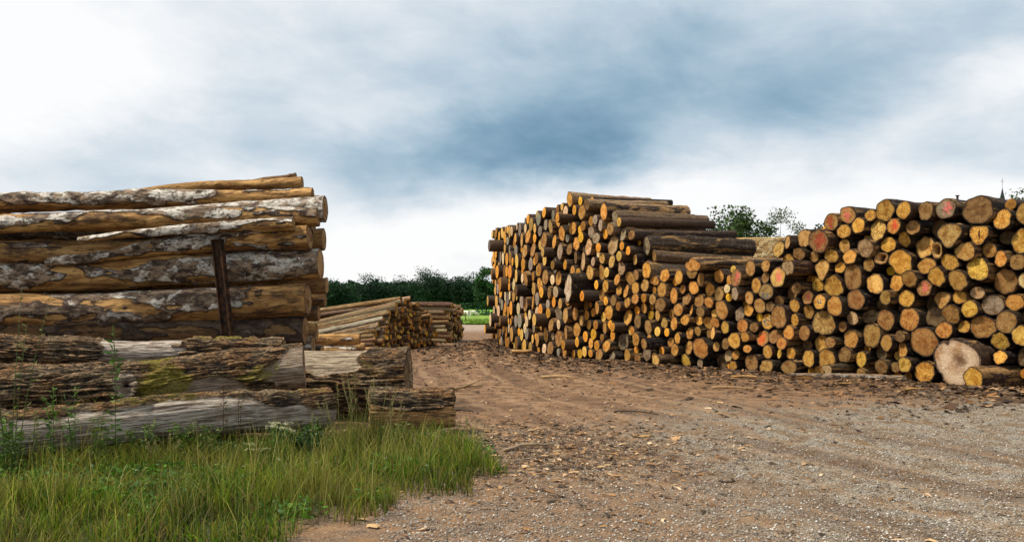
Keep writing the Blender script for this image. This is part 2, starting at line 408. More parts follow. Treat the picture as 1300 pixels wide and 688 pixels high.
def top_z(t):
    x, y, a = face_at(t); px = 650 + x/y*F
    return EYE - (np.interp(px, [q[0] for q in TOP], [q[1] for q in TOP]) - HZ)/F*y

# ================================================================== ground: one sheet
def seg_dist(x, y):
    """distance in front of the stack's face line (positive towards the camera side)"""
    d = np.full(np.shape(x), 1e9)
    for i in range(len(FACE)-1):
        ax, ay = FACE[i][:2]; bx, by = FACE[i+1][:2]; ux, uy = bx-ax, by-ay; L = ux*ux+uy*uy
        t = np.clip(((x-ax)*ux+(y-ay)*uy)/L, 0, 1)
        d = np.minimum(d, np.hypot(x-ax-t*ux, y-ay-t*uy))
    return d
def gh(x, y):
    x = np.asarray(x, float); y = np.asarray(y, float)
    near = sstep(90, 40, np.hypot(x, y-15))
    h = (fbm(x*.35, y*.35, seed=3)-.5)*.10 + (fbm(x*1.6, y*1.6, seed=5)-.5)*.05 + (fbm(x*6, y*6, seed=9, oct=2)-.5)*.018
    d = seg_dist(x, y)
    infront = sstep(-.2, .6, (_side(x, y)))
    h = h + .10*np.exp(-((d-.7)/.55)**2)*infront*(.5+vnoise(x*1.3, y*1.3, seed=21))
    # churned mud and bark heaped left of the stack's far end
    h = h + .17*np.exp(-((x+1.2)/1.0)**2-((y-29)/4.5)**2)*(2*vnoise(x*1.4, y*1.1, seed=31)) + .2*np.exp(-((x+.6)/.9)**2-((y-24)/2.5)**2)*(.3+vnoise(x*1.7, y*1.2, seed=33))
    # wheel tracks curving through the gap
    for off in (-1.1, .9):
        cx = -1.5 + off + .018*(y-26)**2*.6
        h = h - .035*np.exp(-((x-cx)/.22)**2)*sstep(12, 15, y)*sstep(48, 40, y)
    return h*near
def _side(x, y):
    # >0 on the camera side of the face
    fx = np.interp(y, [p[1] for p in FACE], [p[0] for p in FACE])
    return fx - x
def make_ground():
    def axis(lo, hi, step, far):
        a = list(np.arange(lo, hi+1e-6, step)); s = step
        while a[-1] < far: s *= 1.35; a.append(a[-1]+s)
        s = step
        while a[0] > -far: s *= 1.35; a.insert(0, a[0]-s)
        return np.array(a)
    xs = axis(-9, 13, .11, 3000); ys = axis(4.2, 34, .11, 3000)
    XX, YY = np.meshgrid(xs, ys); Z = gh(XX, YY)
    n, m = XX.shape
    V = np.stack([XX, YY, Z], -1).reshape(-1, 3)
    i = np.arange((n-1)*(m-1)); r, c = i//(m-1), i % (m-1); a = r*m+c
    Fq = np.stack([a, a+1, a+m+1, a+m], -1)
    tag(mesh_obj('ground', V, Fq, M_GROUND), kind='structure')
make_ground()

def sheet(name, xs, ys, z, mat):
    V = [(x, y, z + .02*math.sin(x*.3)) for y in ys for x in xs]; m = len(xs)
    Fq = [(r*m+c, r*m+c+1, (r+1)*m+c+1, (r+1)*m+c) for r in range(len(ys)-1) for c in range(m-1)]
    return tag(mesh_obj(name, V, Fq, mat), kind='structure')
M_MEADOW = mat_simple('grazed meadow', (.10, .20, .012), (.22, .33, .03), .35, .9, .1, (1, .5, 1))
M_MEADOW2 = mat_simple('bright far meadow', (.13, .3, .02), (.2, .38, .04), .08, .9, .1)
sheet('meadow', np.linspace(-300, 300, 40), np.linspace(70, 150, 12), .10, M_MEADOW)
sheet('far_meadow', np.linspace(-600, 600, 40), np.linspace(152, 420, 12), .12, M_MEADOW2)

# ================================================================== log prototypes
def outline(kind, n, rg):
    th = np.arange(n)*2*PI/n
    R = np.ones(n)
    for k in (2, 3, 4, 5, 7): R = R + rg.normal(0, .045/k**.5)*np.cos(k*th+rg.uniform(0, 6.28))
    R = R + (vnoise(np.cos(th)*3+rg.uniform(0, 90), np.sin(th)*3, seed=3)-.5)*.08
    if kind == 'wedge': R = R*(1+.11*np.cos(3*(th+PI/2)))*.98
    if kind == 'rough': R = R*(1+(vnoise(np.cos(th)*3.2+rg.uniform(0, 90), np.sin(th)*3.2, seed=8)-.5)*.22)
    if kind == 'giant': R = R*(1+(vnoise(np.cos(th)*2.2+4, np.sin(th)*2.2, seed=8)-.5)*.12)*(1-.16*np.exp(-((th-1.1)/.10)**2))*(1-.05*np.exp(-((th-5.6)/.12)**2))
    if kind == 'square': R = R*(1/np.maximum(np.abs(np.cos(th)), np.abs(np.sin(th))))**.75*.86
    if kind == 'jagged': R = R*(1+(vnoise(np.cos(th)*1.7+rg.uniform(0, 90), np.sin(th)*1.7, seed=8)-.5)*.5)*(1+.18*np.cos(2*th))
    return th, R
def disc_mesh(name, th, R, z0, mat, rg, slope=(0, 0), depth=None, flip=False, rings=(0, .25, .45, .62, .8, .92, .97, 1.0), rough=.02):
    n = len(th); V, rad = [(0, 0, z0)], [0.0]; Fc = []
    for q in rings[1:]:
        for k in range(n):
            x, y = R[k]*q*math.cos(th[k]), R[k]*q*math.sin(th[k])
            z = z0 + slope[0]*x + slope[1]*y + (rg.uniform(-1, 1)*rough if q < .95 else 0)
            if depth: z += depth(q)
            V.append((x, y, z)); rad.append(q)
    for k in range(n):
        f = (0, 1+(k+1) % n, 1+k); Fc.append(f[::-1] if flip else f)
    for j in range(len(rings)-2):
        for k in range(n):
            a, b2 = 1+j*n+k, 1+j*n+(k+1) % n; f = (a, b2, b2+n, a+n); Fc.append(f[::-1] if flip else f)
    return V, Fc, rad
def make_proto(i, kind='plain', n=40, rows=44, core=None):
    rg = np.random.default_rng(100+i)
    th, R = outline(kind, n, rg)
    taper = rg.uniform(.8, .97); bx, by = rg.normal(0, .26, 2)
    slope = rg.normal(0, .10, 2)
    V, Fc, mi = [], [], []
    prot = 2 if kind == 'plain' else 0
    knots = [(rg.uniform(.08, .9), rg.uniform(0, 6.28), rg.uniform(.08, .2)) for _ in range(prot)]
    # bark stands 3% proud of the sawn face and starts just behind it
    zs = [0.0] + list(np.linspace(.012, 1, rows))
    TH, ZZ = np.meshgrid(th, np.array(zs)); c_, s_ = np.cos(TH), np.sin(TH)
    nn = (fbm(c_*2.2+i*7, s_*2.2, ZZ*9, seed=i, oct=2)-.5)*1.3 + (sstep(.45, .55, fbm(c_*1.6+i*3, s_*1.6, ZZ*11, seed=i+60, oct=3))-.5)*.25 + (fbm(c_*5+i*3, s_*5, ZZ*50, seed=i+61, oct=2)-.5)*.35
    J = np.arange(len(zs))[:, None]
    RR = R[None, :]*(1-(1-taper)*ZZ)*(1+.13*nn*(J > 1)+np.where(J > 0, .035, .012))
    for kz, kt, kh in knots: RR = RR + kh*np.exp(-(np.arctan2(np.sin(TH-kt), np.cos(TH-kt))/.35)**2-((ZZ-kz)/.025)**2)
    X_, Y_ = RR*c_, RR*s_
    Z_ = ZZ+np.where(J == 0, (slope[0]*X_+slope[1]*Y_)*.05, 0)
    V = list(np.stack([X_+bx*np.sin(PI*ZZ)*.6, Y_+by*np.sin(PI*ZZ)*.6, Z_], -1).reshape(-1, 3))
    for j in range(len(zs)-1):
        for k in range(n):
            a, b2 = j*n+k, j*n+(k+1) % n
            Fc.append((a, b2, b2+n, a+n)); mi.append(0)
    e = (len(zs)-1)*n; Fc.append(tuple(e+k for k in range(n))); mi.append(1)
    body = mesh_obj('stacked_log', V, Fc, [M_BARK, M_END['plain']], mat_idx=mi, link=False, attrs={'rad': [.5]*len(V)})
    dep = (lambda q: .05*sstep(.55, .42, q)) if core == 'hollow' else None
    EV, EF, rad = disc_mesh('cut_end', th, R, 0.0, None, rg, slope*.05, dep, rough=.0012)
    EV = [(x, y, z-.0008) for x, y, z in EV]
    end = mesh_obj('cut_end', EV, EF, M_END[core or 'plain'], link=False, attrs={'rad': rad})
    return body, end
PROTO = [make_proto(i) for i in range(14)]
P_ROUGH = [make_proto(20+i, 'rough') for i in range(3)]
P_WEDGE = [make_proto(30+i, 'wedge') for i in range(2)]
P_SQ = make_proto(40, 'square'); P_JAG = [make_proto(41, 'jagged'), make_proto(42, 'jagged')]
P_HOL = make_proto(43, core='hollow'); P_SLIT = make_proto(44, 'wedge', core='slit')
P_BIG = make_proto(45, 'giant', n=96, core='pale')
def painted(pr, key):
    b, e = pr; e2 = bpy.data.objects.new('cut_end', e.data.copy()); e2.data.materials[0] = M_END[key]; return b, e2
P_RED = {k: [painted(PROTO[j], k), painted(PROTO[j+4], k)] for j, k in enumerate(('red', 'pink', 'darkred', 'orange'))}

def log_matrix(P, axis, sx, sz, L, roll):
    a = Vector(axis).normalized(); up = Vector((0, 0, 1)); x = up.cross(a).normalized(); y = a.cross(x)
    R3 = Matrix((x, y, a)).transposed() @ Matrix.Rotation(roll, 3, 'Z')
    # scale across is applied before the roll only for near-round logs, so keep sx, sz on the unrolled axes
    S = Matrix.Diagonal((sx, sz, L))
    return Matrix.Translation(P) @ (R3 @ S).to_4x4()
ENDC = {'o': (.80, .40, .024), 'a': (.80, .335, .032), 'b': (.34, .15, .02), 't': (.72, .41, .09), 'g': (.33, .27, .2), 'p': (.80, .55, .29), 'd': (.13, .08, .04), 'P': (.66, .50, .38), 'y': (.84, .46, .03)}
BARKC = [(.05, .028, .016), (.03, .018, .011), (.07, .042, .025), (.045, .03, .02), (.06, .033, .016)]
def place_log(proto, P, axis, sx, sz, L, roll, endc, barkc, name='stacked_log'):
    b, e = proto
    o = b.copy(); C.objects.link(o); o.name = name
    o.matrix_world = log_matrix(P, axis, sx, sz, L, roll)
    o.color = (*barkc, 1)
    c = e.copy(); C.objects.link(c); c.parent = o; c.color = (*endc, 1)
    return o, c
def vary(c, s=.2):
    k = 1+random.uniform(-s, s)*1.3 if random.random() < .8 else random.uniform(.45, .75); return tuple(min(.9, max(.01, v*k*(1+random.uniform(-s, s)*.4))) for v in c)

# ================================================================== the sawn ends as they lie in the photo
# x, y, half width, half height (5.293 units a photo pixel inside each tile), look, [landmark phrase, full label]
T1 = (1150, 240, [(40,148,48,60,'o'),(130,155,50,65,'b rough'),
 (255,138,62,70,'g pink','the faded red skyline end','thick skyline log whose greenish end has a faded red paint patch'),
 (500,135,92,98,'b','the thickest skyline log','thickest log on the skyline, brown end and long mossy body near the right edge'),
 (620,198,58,65,'o'),(775,165,55,82,'o'),
 (438,258,62,70,'o slit','the black-slit end','split log end with a black slit, just under the thickest skyline log'),
 (180,320,52,72,'d'),
 (300,305,75,82,'t wedge','the wide wedge-shaped end','wide tan wedge-shaped log end below the faded red skyline end'),
 (45,262,45,50,'t'),(60,390,68,75,'t rough'),
 (228,425,42,58,'t hollow','the right hollow-cored end','small log end with a hollow dark core, the right one of two'),
 (325,472,58,58,'o rough'),(142,498,58,58,'o'),(420,410,72,62,'t'),(462,535,68,78,'y rough'),(570,395,48,52,'o'),(628,455,45,55,'a'),(765,345,70,88,'y'),(755,490,45,55,'b'),
 (620,600,75,88,'b','the broad dark-orange end','broad dark-orange ringed log end in the mid height of the stack near the right edge'),
 (785,612,38,62,'p'),(240,567,52,65,'o rough'),(358,595,60,70,'o rough'),
 (155,640,50,60,'b pink','the crimson-stained end','dull brown log end with a crimson paint stain, in the middle of the right part'),
 (640,310,50,50,'d')])
T2 = (1150, 370, [(235,45,58,62,'t wedge'),(340,35,45,50,'o'),(482,22,47,45,'p'),(690,75,58,60,'a'),(790,45,30,55,'o'),(105,80,35,50,'d'),(155,165,55,72,'d rough'),(300,148,50,65,'a'),(418,130,55,65,'o'),
 (540,122,65,75,'g','the grey weathered end','weathered grey log end above the huge pale disc'),
 (785,165,45,58,'a pink','the pink end at the edge','pink-painted log end cut by the right edge of the picture'),
 (655,222,68,78,'b'),(760,303,62,68,'y rough'),(510,255,78,78,'b'),(602,358,55,60,'y rough'),(260,280,48,62,'a'),
 (160,345,85,105,'b','the dull egg-shaped end','large dull egg-shaped log end left of the huge pale disc'),
 (405,460,155,175,'P BIG','the huge pale disc','huge pale cracked log end, by far the widest, standing on the ground'),
 (725,445,68,80,'d rough'),(180,525,62,75,'o'),
 (530,585,75,82,'o lie','the log under the disc','log lying out of the stack with its ochre end before the huge pale disc'),
 (620,520,50,45,'y rough')])
T3 = (1010, 240, [(45,310,48,62,'t rough'),
 (185,330,65,80,'b darkred','the broad dark red end','broad log end smeared dark red on the slope of the skyline'),
 (270,235,52,62,'t darkred','the upper dark red end','round skyline log end tinged red, between a pink-edged and a dark red one'),
 (345,162,52,62,'t pink','the pink-edged skyline end','skyline log end with pink paint along its left edge'),
 (355,290,44,50,'o'),(420,232,42,58,'o'),(518,242,58,75,'t rough'),
 (592,135,62,75,'o','the big ochre skyline end','big ochre log end where the skyline of the stack steps up'),
 (632,260,45,58,'a red','the bright red-painted end','log end brightly painted red, just under the big ochre skyline end'),
 (322,388,40,50,'t'),(255,427,38,50,'o'),(388,440,45,52,'a'),(140,430,35,42,'b'),(45,432,40,42,'b'),(490,395,52,65,'p'),(605,368,52,55,'o'),
 (583,462,42,45,'b hollow','the left hollow-cored end','small log end with a hollow dark core, the left one of two'),
 (700,345,38,55,'o rough'),
 (700,485,68,85,'o','the large smooth ochre end','large smooth ochre log end, third row below the skyline'),
 (483,517,42,50,'o'),
 (185,545,52,75,'t wedge','the pointed triangular end','pale triangular log end pointing downwards'),
 (40,530,38,55,'p jag'),
 (400,590,65,95,'b','the tall amber-brown end','tall amber-brown log end in the middle of the stack'),
 (285,630,62,75,'o rough'),(135,640,38,50,'o'),(540,620,55,70,'t rough'),(655,615,50,60,'o'),(760,615,50,58,'o')])
T4 = (1010, 370, [(95,70,38,52,'t pink','the small pink-cheeked end','small pale log end with a pink cheek, below the pointed triangular end'),
 (60,165,38,52,'o'),(170,185,70,90,'t rough','the big rough-sawn end','big rough-sawn tan log end at half height of the stack'),
 (200,45,40,55,'o blue','the small blue-flecked end','small log end flecked with blue paint above the big rough-sawn end'),
 (270,100,52,68,'o rough'),(378,70,58,70,'b'),(345,188,40,50,'p'),(292,208,35,38,'b'),(560,90,45,52,'d'),(600,48,38,55,'y'),(722,45,50,62,'o'),(645,185,60,68,'b'),(775,200,62,85,'a'),(15,255,35,55,'a'),(137,330,42,62,'o'),(400,308,42,75,'o'),
 (485,290,62,85,'y rough','the bright notched end','bright yellow notched log end, low in the stack'),
 (620,335,42,58,'y'),(715,355,40,55,'a'),(95,450,40,60,'o'),(220,440,50,75,'o'),(320,408,42,50,'b'),
 (285,500,48,35,'p jag','the pale split stub','pale split log stub lying just behind the grey pole on the ground'),
 (420,455,38,55,'o'),(542,405,35,50,'d'),(578,490,45,50,'b'),(655,505,40,36,'b'),(750,490,38,55,'y'),(480,175,50,50,'d'),(20,330,40,40,'d')])
T5 = (870, 270, [(625,240,35,58,'t'),(700,198,30,45,'t'),(670,335,38,50,'o'),(548,368,32,42,'t'),(405,392,32,60,'t'),
 (365,425,35,65,'b pink','the pink split-edged end','pointed log end painted pink, at the dip between the two heaps'),
 (530,428,28,40,'b'),
 (632,440,50,72,'t pink','the end with pink heart','pale log end with a pink heart, just right of the dip in the stack'),
 (475,505,35,55,'o'),
 (550,525,52,55,'t blue','the blue-rimmed end','log end with a blue scrawl along its lower rim'),
 (285,455,25,40,'a'),(130,360,35,60,'a jag'),(100,475,25,60,'a'),(132,520,25,55,'a'),(325,535,16,38,'p'),(362,545,25,52,'g'),(300,555,18,35,'o'),(432,575,28,48,'t'),(490,605,38,52,'t'),(690,560,38,55,'b'),(640,590,28,35,'b'),(722,635,35,45,'o'),(610,635,28,38,'b'),(50,575,32,48,'a'),(140,595,35,38,'a'),(205,580,28,50,'t'),(790,555,20,50,'b'),(30,430,30,55,'a')])
T6 = (870, 370, [(48,137,28,38,'a'),(115,130,30,38,'b'),(5,110,15,45,'a'),(150,208,28,42,'a'),(192,260,18,50,'t'),(178,170,20,35,'t'),(215,190,22,35,'a'),(255,140,40,70,'a'),(300,150,30,55,'g'),(395,118,28,45,'o'),(365,200,34,50,'a'),(272,240,30,45,'o'),(140,265,28,32,'b'),
 (108,352,46,72,'a','the big ringed amber end','big clean amber log end with clear rings, low left of the dip'),
 (340,335,45,55,'o'),(280,355,25,40,'b'),
 (560,198,42,58,'y blue','the blue-scribbled end','yellow log end with a blue scribble across its middle'),
 (700,195,50,85,'b rough'),(752,252,42,55,'a'),(692,318,32,45,'a'),(785,170,22,55,'o'),(595,315,38,52,'b'),
 (525,318,38,55,'b orange','the orange-red end','log end painted orange-red, beside a brown ringed one'),
 (640,385,28,42,'y'),(690,408,28,42,'o'),(552,412,35,48,'o'),(432,388,28,28,'a'),
 (440,472,55,55,'b','the broad ringed ground end','broad ringed log end resting on the ground, left of a squarish one'),
 (568,500,45,45,'o sq','the squarish ground end','squarish ochre log end resting on the ground'),
 (255,430,28,42,'p'),(310,500,45,32,'o'),(95,512,45,32,'g'),(20,440,28,50,'a rough'),(720,510,48,50,'b'),(200,470,40,50,'d'),(390,412,30,30,'d')])
T7 = (710, 235, [(60,95,20,52,'a','the peak log','topmost dark-barked log at the peak of the stack'),
 (90,170,14,35,'a'),(55,225,15,28,'a'),(75,290,20,45,'a'),(150,275,22,30,'b'),(130,180,22,50,'a'),(230,155,25,45,'d'),(240,245,15,35,'g'),(270,275,18,45,'g'),
 (310,190,24,62,'a','the second peak log','amber-ended log near the peak with a long pale barked body'),
 (360,212,20,42,'g'),(400,195,15,35,'t'),(460,240,20,35,'b'),
 (485,350,25,75,'g','the grey jutting end','grey-ended log with a long half-bare body jutting on the right side of the peak'),
 (430,325,25,48,'g'),
 (550,420,18,40,'b','the smooth dark jutting log','smooth dark log jutting right of the peak towards the sawn timber'),
 (480,485,20,38,'t'),(220,330,20,45,'g'),(260,345,25,40,'g'),(200,430,22,65,'p'),(230,430,18,38,'p'),(222,495,14,30,'p'),
 (335,415,28,75,'p','the long pale split end','long pale split log end under the right side of the peak'),
 (365,305,22,45,'t'),(310,355,18,35,'a'),(275,415,18,32,'a'),(425,420,14,40,'a'),(455,400,16,35,'a'),(430,475,14,45,'t'),(145,515,20,72,'p'),(110,495,16,45,'b'),(60,580,20,40,'a'),(25,535,15,32,'a'),(195,600,28,52,'t'),(255,580,22,60,'a'),(350,535,22,50,'t'),(310,547,18,35,'t'),(300,485,22,38,'t'),(415,570,18,62,'p'),
 (590,580,25,60,'a','the moss-edged amber end','amber log end with a mossy upper edge below the dark jutting logs'),
 (845,615,28,55,'a'),(700,630,28,50,'a'),(460,650,30,45,'a'),(400,670,18,40,'a'),(640,665,20,35,'a'),(515,610,18,38,'b')])
T8 = (730, 350, [(55,75,32,75,'P jag','the jagged ash-pale end','jagged ash-pale log end sticking out below the peak'),
 (140,60,14,35,'a'),(150,130,18,50,'a'),(145,225,15,55,'a'),(95,195,15,18,'a'),(50,210,15,45,'b'),(98,245,15,28,'a'),(58,255,15,35,'a'),(32,298,18,38,'t'),(225,175,12,40,'a'),(268,170,18,38,'b'),(225,248,25,52,'a'),(172,265,15,38,'t'),(340,245,25,55,'a'),(300,70,18,38,'a'),(345,60,22,42,'a'),(375,55,20,45,'a'),(455,85,20,55,'t'),(595,50,28,55,'a'),(365,188,20,38,'a'),(405,155,20,38,'a'),(400,245,15,40,'a'),(430,225,18,45,'a'),(420,310,25,50,'b'),(475,265,25,30,'o'),(478,335,22,60,'t'),(490,140,15,38,'a'),(532,160,18,45,'t'),(495,198,16,22,'a'),(655,118,30,62,'a'),(712,120,28,42,'b'),
 (720,218,40,45,'a','the round amber end','perfectly round amber log end in the lower middle of the stack'),
 (655,240,20,38,'a'),(600,278,22,38,'t'),(572,250,22,45,'t'),(780,240,30,38,'a'),(790,145,32,48,'a'),(148,330,12,45,'b'),(198,345,18,45,'a'),(75,315,15,35,'b'),(265,340,14,38,'a'),(292,345,14,42,'a'),(318,350,12,45,'t'),(440,415,22,50,'a'),(485,430,20,45,'a'),(400,360,12,35,'a'),(55,415,16,40,'a'),(90,455,18,42,'a'),(120,470,18,35,'a'),(195,418,18,25,'b'),(247,415,14,38,'a'),(220,460,22,42,'a'),
 (300,440,28,58,'g','the grey scooped end','dark grey log end, low left of the long jutting log'),
 (10,445,14,40,'a'),(55,510,14,42,'t'),(25,525,18,32,'o'),(98,520,12,30,'a'),(165,545,35,40,'b'),(350,550,25,52,'o'),(410,515,14,32,'a'),(250,540,30,35,'g'),(490,525,25,55,'g'),(440,580,28,35,'b'),
 (550,465,22,38,'b out','the low jutting log','brown log jutting out of the stack just above the ground'),
 (550,530,14,38,'t'),(580,520,20,30,'a'),(670,510,25,45,'a'),
 (760,550,28,45,'y rough','the bright splintered end','bright orange splintered log end close to the ground'),
 (625,595,28,42,'t out','the lowest jutting log','tan-ended log jutting out on the ground at the foot of the stack'),
 (615,380,14,38,'a'),(665,320,20,55,'a'),(590,190,28,48,'b'),(520,70,15,30,'b'),(325,225,18,30,'b'),(690,30,15,35,'a'),(730,30,25,35,'a')])

logs = []           # dict per log: t, z, r, look, px, py, d, landmark, label
for tx, ty, L in (T1, T2, T3, T4, T5, T6, T7, T8):
    for e in L:
        px, py = tx+e[0]/5.293, ty+e[1]/5.293; hw, hh = e[2]/5.293, e[3]/5.293
        t = face_t(px); x, y, a = face_at(t)
        z = EYE - (py-HZ)/F*y
        vdir = Vector((x, y, 0)).normalized(); cosv = max(.3, abs(vdir.x*math.cos(a)+vdir.y*math.sin(a)))
        rz = hh*y/F; rx = hw*y/F/cosv
        q = min(1.18, max(.84, rx/rz)); r = math.sqrt(max(.6*rz*rz, min(rx*rz, 1.25*rz*rz)))
        logs.append(dict(t=t, z=z, r=r, q=q, look=e[4].split(), lm=e[5] if len(e) > 5 else None, label=e[6] if len(e) > 6 else None, fixed=1))
# push apart what overlaps, keep inside the outline of the heap, keep above the ground
T = np.array([l['t'] for l in logs]); Z = np.array([l['z'] for l in logs]); R = np.array([l['r'] for l in logs])
for it in range(60):
    dt = T[:, None]-T[None]; dz = Z[:, None]-Z[None]; D = np.hypot(dt, dz)+1e-6
    ov = np.maximum(0, (R[:, None]+R[None])*.99 - D); np.fill_diagonal(ov, 0)
    wgt = R[None]/(R[:, None]+R[None])
    T = T + (ov*wgt*dt/D).sum(1)*.35; Z = Z + (ov*wgt*dz/D).sum(1)*.35
    cap = np.array([top_z(v) for v in T])+.02
    Z = np.minimum(Z, cap-R); Z = np.maximum(Z, R)
for it in range(30):
    dt = T[:, None]-T[None]; dz = Z[:, None]-Z[None]; D = np.hypot(dt, dz)+1e-6
    np.fill_diagonal(D, 9)
    ov = ((R[:, None]+R[None]) - D); mx = ov.max(1); R = np.where(mx > .004, R*(1-.15*np.clip(mx/R, 0, .5)), R)
for l, t, z, r in zip(logs, T, Z, R): l['t'], l['z'], l['r'] = float(t), float(z), float(max(r, .07))
t_end = float(_ft[-1]); t0 = face_t(1385)
px_of = lambda t: 650 + face_at(t)[0]/face_at(t)[1]*F
# fill what lies between and beyond with further logs, lowest free place first
def fill(targets, n_try, rec, tmin=t0, tmax=t_end):
    global logs
    T = np.array([l['t'] for l in logs]); Z = np.array([l['z'] for l in logs]); R = np.array([l['r'] for l in logs])
    tt = np.linspace(tmin, tmax, 300); tz = np.array([top_z(v) for v in tt])
    for r in targets:
        ct = rng.uniform(tmin+r*.3, tmax-r, n_try); cz = rng.uniform(r, 5.0, n_try)
        ok = cz < np.interp(ct, tt, tz) - r
        ct, cz = ct[ok], cz[ok]
        if not len(ct): continue
        D = np.hypot(ct[:, None]-T[None], cz[:, None]-Z[None]) - R[None]
        cl = D.min(1); ok = cl >= r*.985
        if not ok.any(): continue
        ct, cz = ct[ok], cz[ok]; i = int(np.argmin(cz))
        T = np.append(T, ct[i]); Z = np.append(Z, cz[i]); R = np.append(R, r)
        logs.append(dict(t=float(ct[i]), z=float(cz[i]), r=float(r), q=1.0, look=[], lm=None, label=None, fixed=0, rec=rec))
fill([rng.uniform(.15, .27) for _ in range(260)], 5000, 0)
fill([rng.uniform(.12, .17) for _ in range(260)], 5000, 0)
fill([rng.uniform(.085, .11) for _ in range(220)], 6000, 1)
for l in logs:
    x, y, a = face_at(l['t']); l['px'] = 650+x/y*F; l['py'] = HZ+(EYE-l['z'])/y*F; l['d'] = y
    vd = Vector((x, y, 0)).normalized(); l['cos'] = vd.x*math.cos(a)+vd.y*math.sin(a)
    if not l['look']:
        u = random.random(); far = l['px'] < 720
        pal = (['a']*5+['t']*3+['g']*3+['p']*2+['b']*3) if far else (['o']*3+['a']*5+['t']*2+['b']*3+['d'])
        l['look'] = [random.choice(pal)]
    l['size'] = l['r']/l['d']*math.sqrt(max(.2, l['cos']))*(.5 if l.get('rec') else 1)*(0 if l['px'] > 1312 else 1)
order = sorted(logs, key=lambda l: (-(9 if l['lm'] else 0) - l['size']))
keep, rest = order[:298], order[298:]
N_RIGHT = len(keep)

# labels of the unmarked logs: counted off from the nearest marked one
marks = [l for l in keep if l['lm']]
SIZEW = lambda r: 'thin' if r < .135 else ('middling' if r < .2 else 'thick')
COLW = {'o': 'ochre', 'a': 'amber', 'b': 'brown', 't': 'tan', 'g': 'grey', 'p': 'pale', 'd': 'dark', 'P': 'pale', 'y': 'yellow'}
DIRS = ['right of', 'upper right of', 'above', 'upper left of', 'left of', 'lower left of', 'below', 'lower right of']
ORD = ['nearest', 'second', 'third', 'fourth', 'fifth', 'sixth', 'seventh', 'eighth', 'ninth', 'tenth', 'eleventh', 'twelfth', 'thirteenth', 'fourteenth', 'fifteenth', 'sixteenth', 'seventeenth', 'eighteenth', 'nineteenth', 'twentieth']
cells = {}
for l in keep:
    if l['lm']: continue
    mk = min(marks, key=lambda m_: math.hypot(m_['px']-l['px'], m_['py']-l['py']))
    ang = math.atan2(mk['py']-l['py'], l['px']-mk['px']); k = int(round(ang/(PI/4))) % 8
    cells.setdefault((id(mk), k), (mk, k, []))[2].append(l)
for mk, k, L in cells.values():
    L.sort(key=lambda l: math.hypot(mk['px']-l['px'], mk['py']-l['py']))
    for i, l in enumerate(L):
        l['label'] = f"{SIZEW(l['r'])} {COLW[l['look'][0]]} log end, {ORD[min(i, 19)]} {DIRS[k]} {mk['lm']}"

def scribble(o_end, kind):
    mb = MB()
    if kind == 'rim':
        pts = [[(-.75, -.35), (-.55, -.62), (-.3, -.5), (-.1, -.8), (.05, -.55), (.25, -.78), (.45, -.5), (.62, -.58)], [(-.3, -.2), (-.1, -.45), (.1, -.2)], [(.3, -.1), (.42, -.35), (.62, -.2)]]
    elif kind == 'mid':
        pts = [[(-.55, .1), (-.5, -.35), (-.25, -.5), (-.2, 0), (-.15, .45)], [(-.15, .45), (.15, .5), (.2, .05), (.25, -.45)], [(.25, -.45), (.5, -.1), (.45, .4), (.1, .62)], [(-.1, -.55), (.35, -.62)]]
    else:
        pts = [[(-.3, .5), (-.05, .1), (-.3, -.3)], [(.1, .55), (.3, .1), (.1, -.4)], [(-.2, .1), (.3, .15)]]
    for line in pts:
        mb.tube([(x, y, -.0035) for x, y in line], .045, 5)
    v = [(x, y, -.0022+(z+.0035)*.02) for x, y, z in mb.v]
    return mesh_obj('paint_mark', v, mb.f, M_PAINT, o_end)

def look_proto(l, i):
    k = l['look'][1:]
    if 'BIG' in k: return P_BIG
    if 'rough' in k: return P_ROUGH[i % 3]
    if 'wedge' in k: return P_WEDGE[i % 2]
    if 'sq' in k: return P_SQ
    if 'jag' in k: return P_JAG[i % 2]
    if 'hollow' in k: return P_HOL
    if 'slit' in k: return P_SLIT
    for c in ('red', 'pink', 'darkred', 'orange'):
        if c in k: return P_RED[c][i % 2]
    return PROTO[i % 14]
def log_pose(l):
    x, y, a = face_at(l['t'])
    a += random.gauss(0, .035); pitch = random.gauss(0, .012)
    ax = Vector((math.cos(a), math.sin(a), pitch)); L = random.uniform(3.6, 4.3) if not 735 < l['px'] < 860 else random.uniform(3.2, 3.6)
    _py = HZ+(EYE-l['z']-l['r'])/l['d']*F
    if 712 < l['px'] < 800 and _py < 285: L = 2.75 if _py < 262 else 3.1
    off = random.gauss(0, .075)
    if l['px'] < 760: off = abs(random.gauss(0, .09)) if random.random() < .9 or l['z'] > top_z(l['t'])-.7 else -random.uniform(.15, .4)
    if l.get('rec'): off = random.uniform(.15, .5)
    if 'd' == l['look'][0]: off = random.uniform(.15, .4)
    if 'out' in l['look'] or 'jag' in l['look']: off = -.45
    if l['lm'] and l['px'] < 830 and 'jutting' in l['lm'] and l['py'] < 380: off = .25
    if 'BIG' in l['look']: off = -.22
    if 'lie' in l['look']:
        off = -.75; ax = Vector((.93, .36, -.03)); L = 2.4
    if off < .1 and l['z'] > top_z(l['t'])-.5 and l['px'] > 715: off = min(off, .05)
    P = Vector((x, y, l['z'])) + ax*off
    return P, ax, L
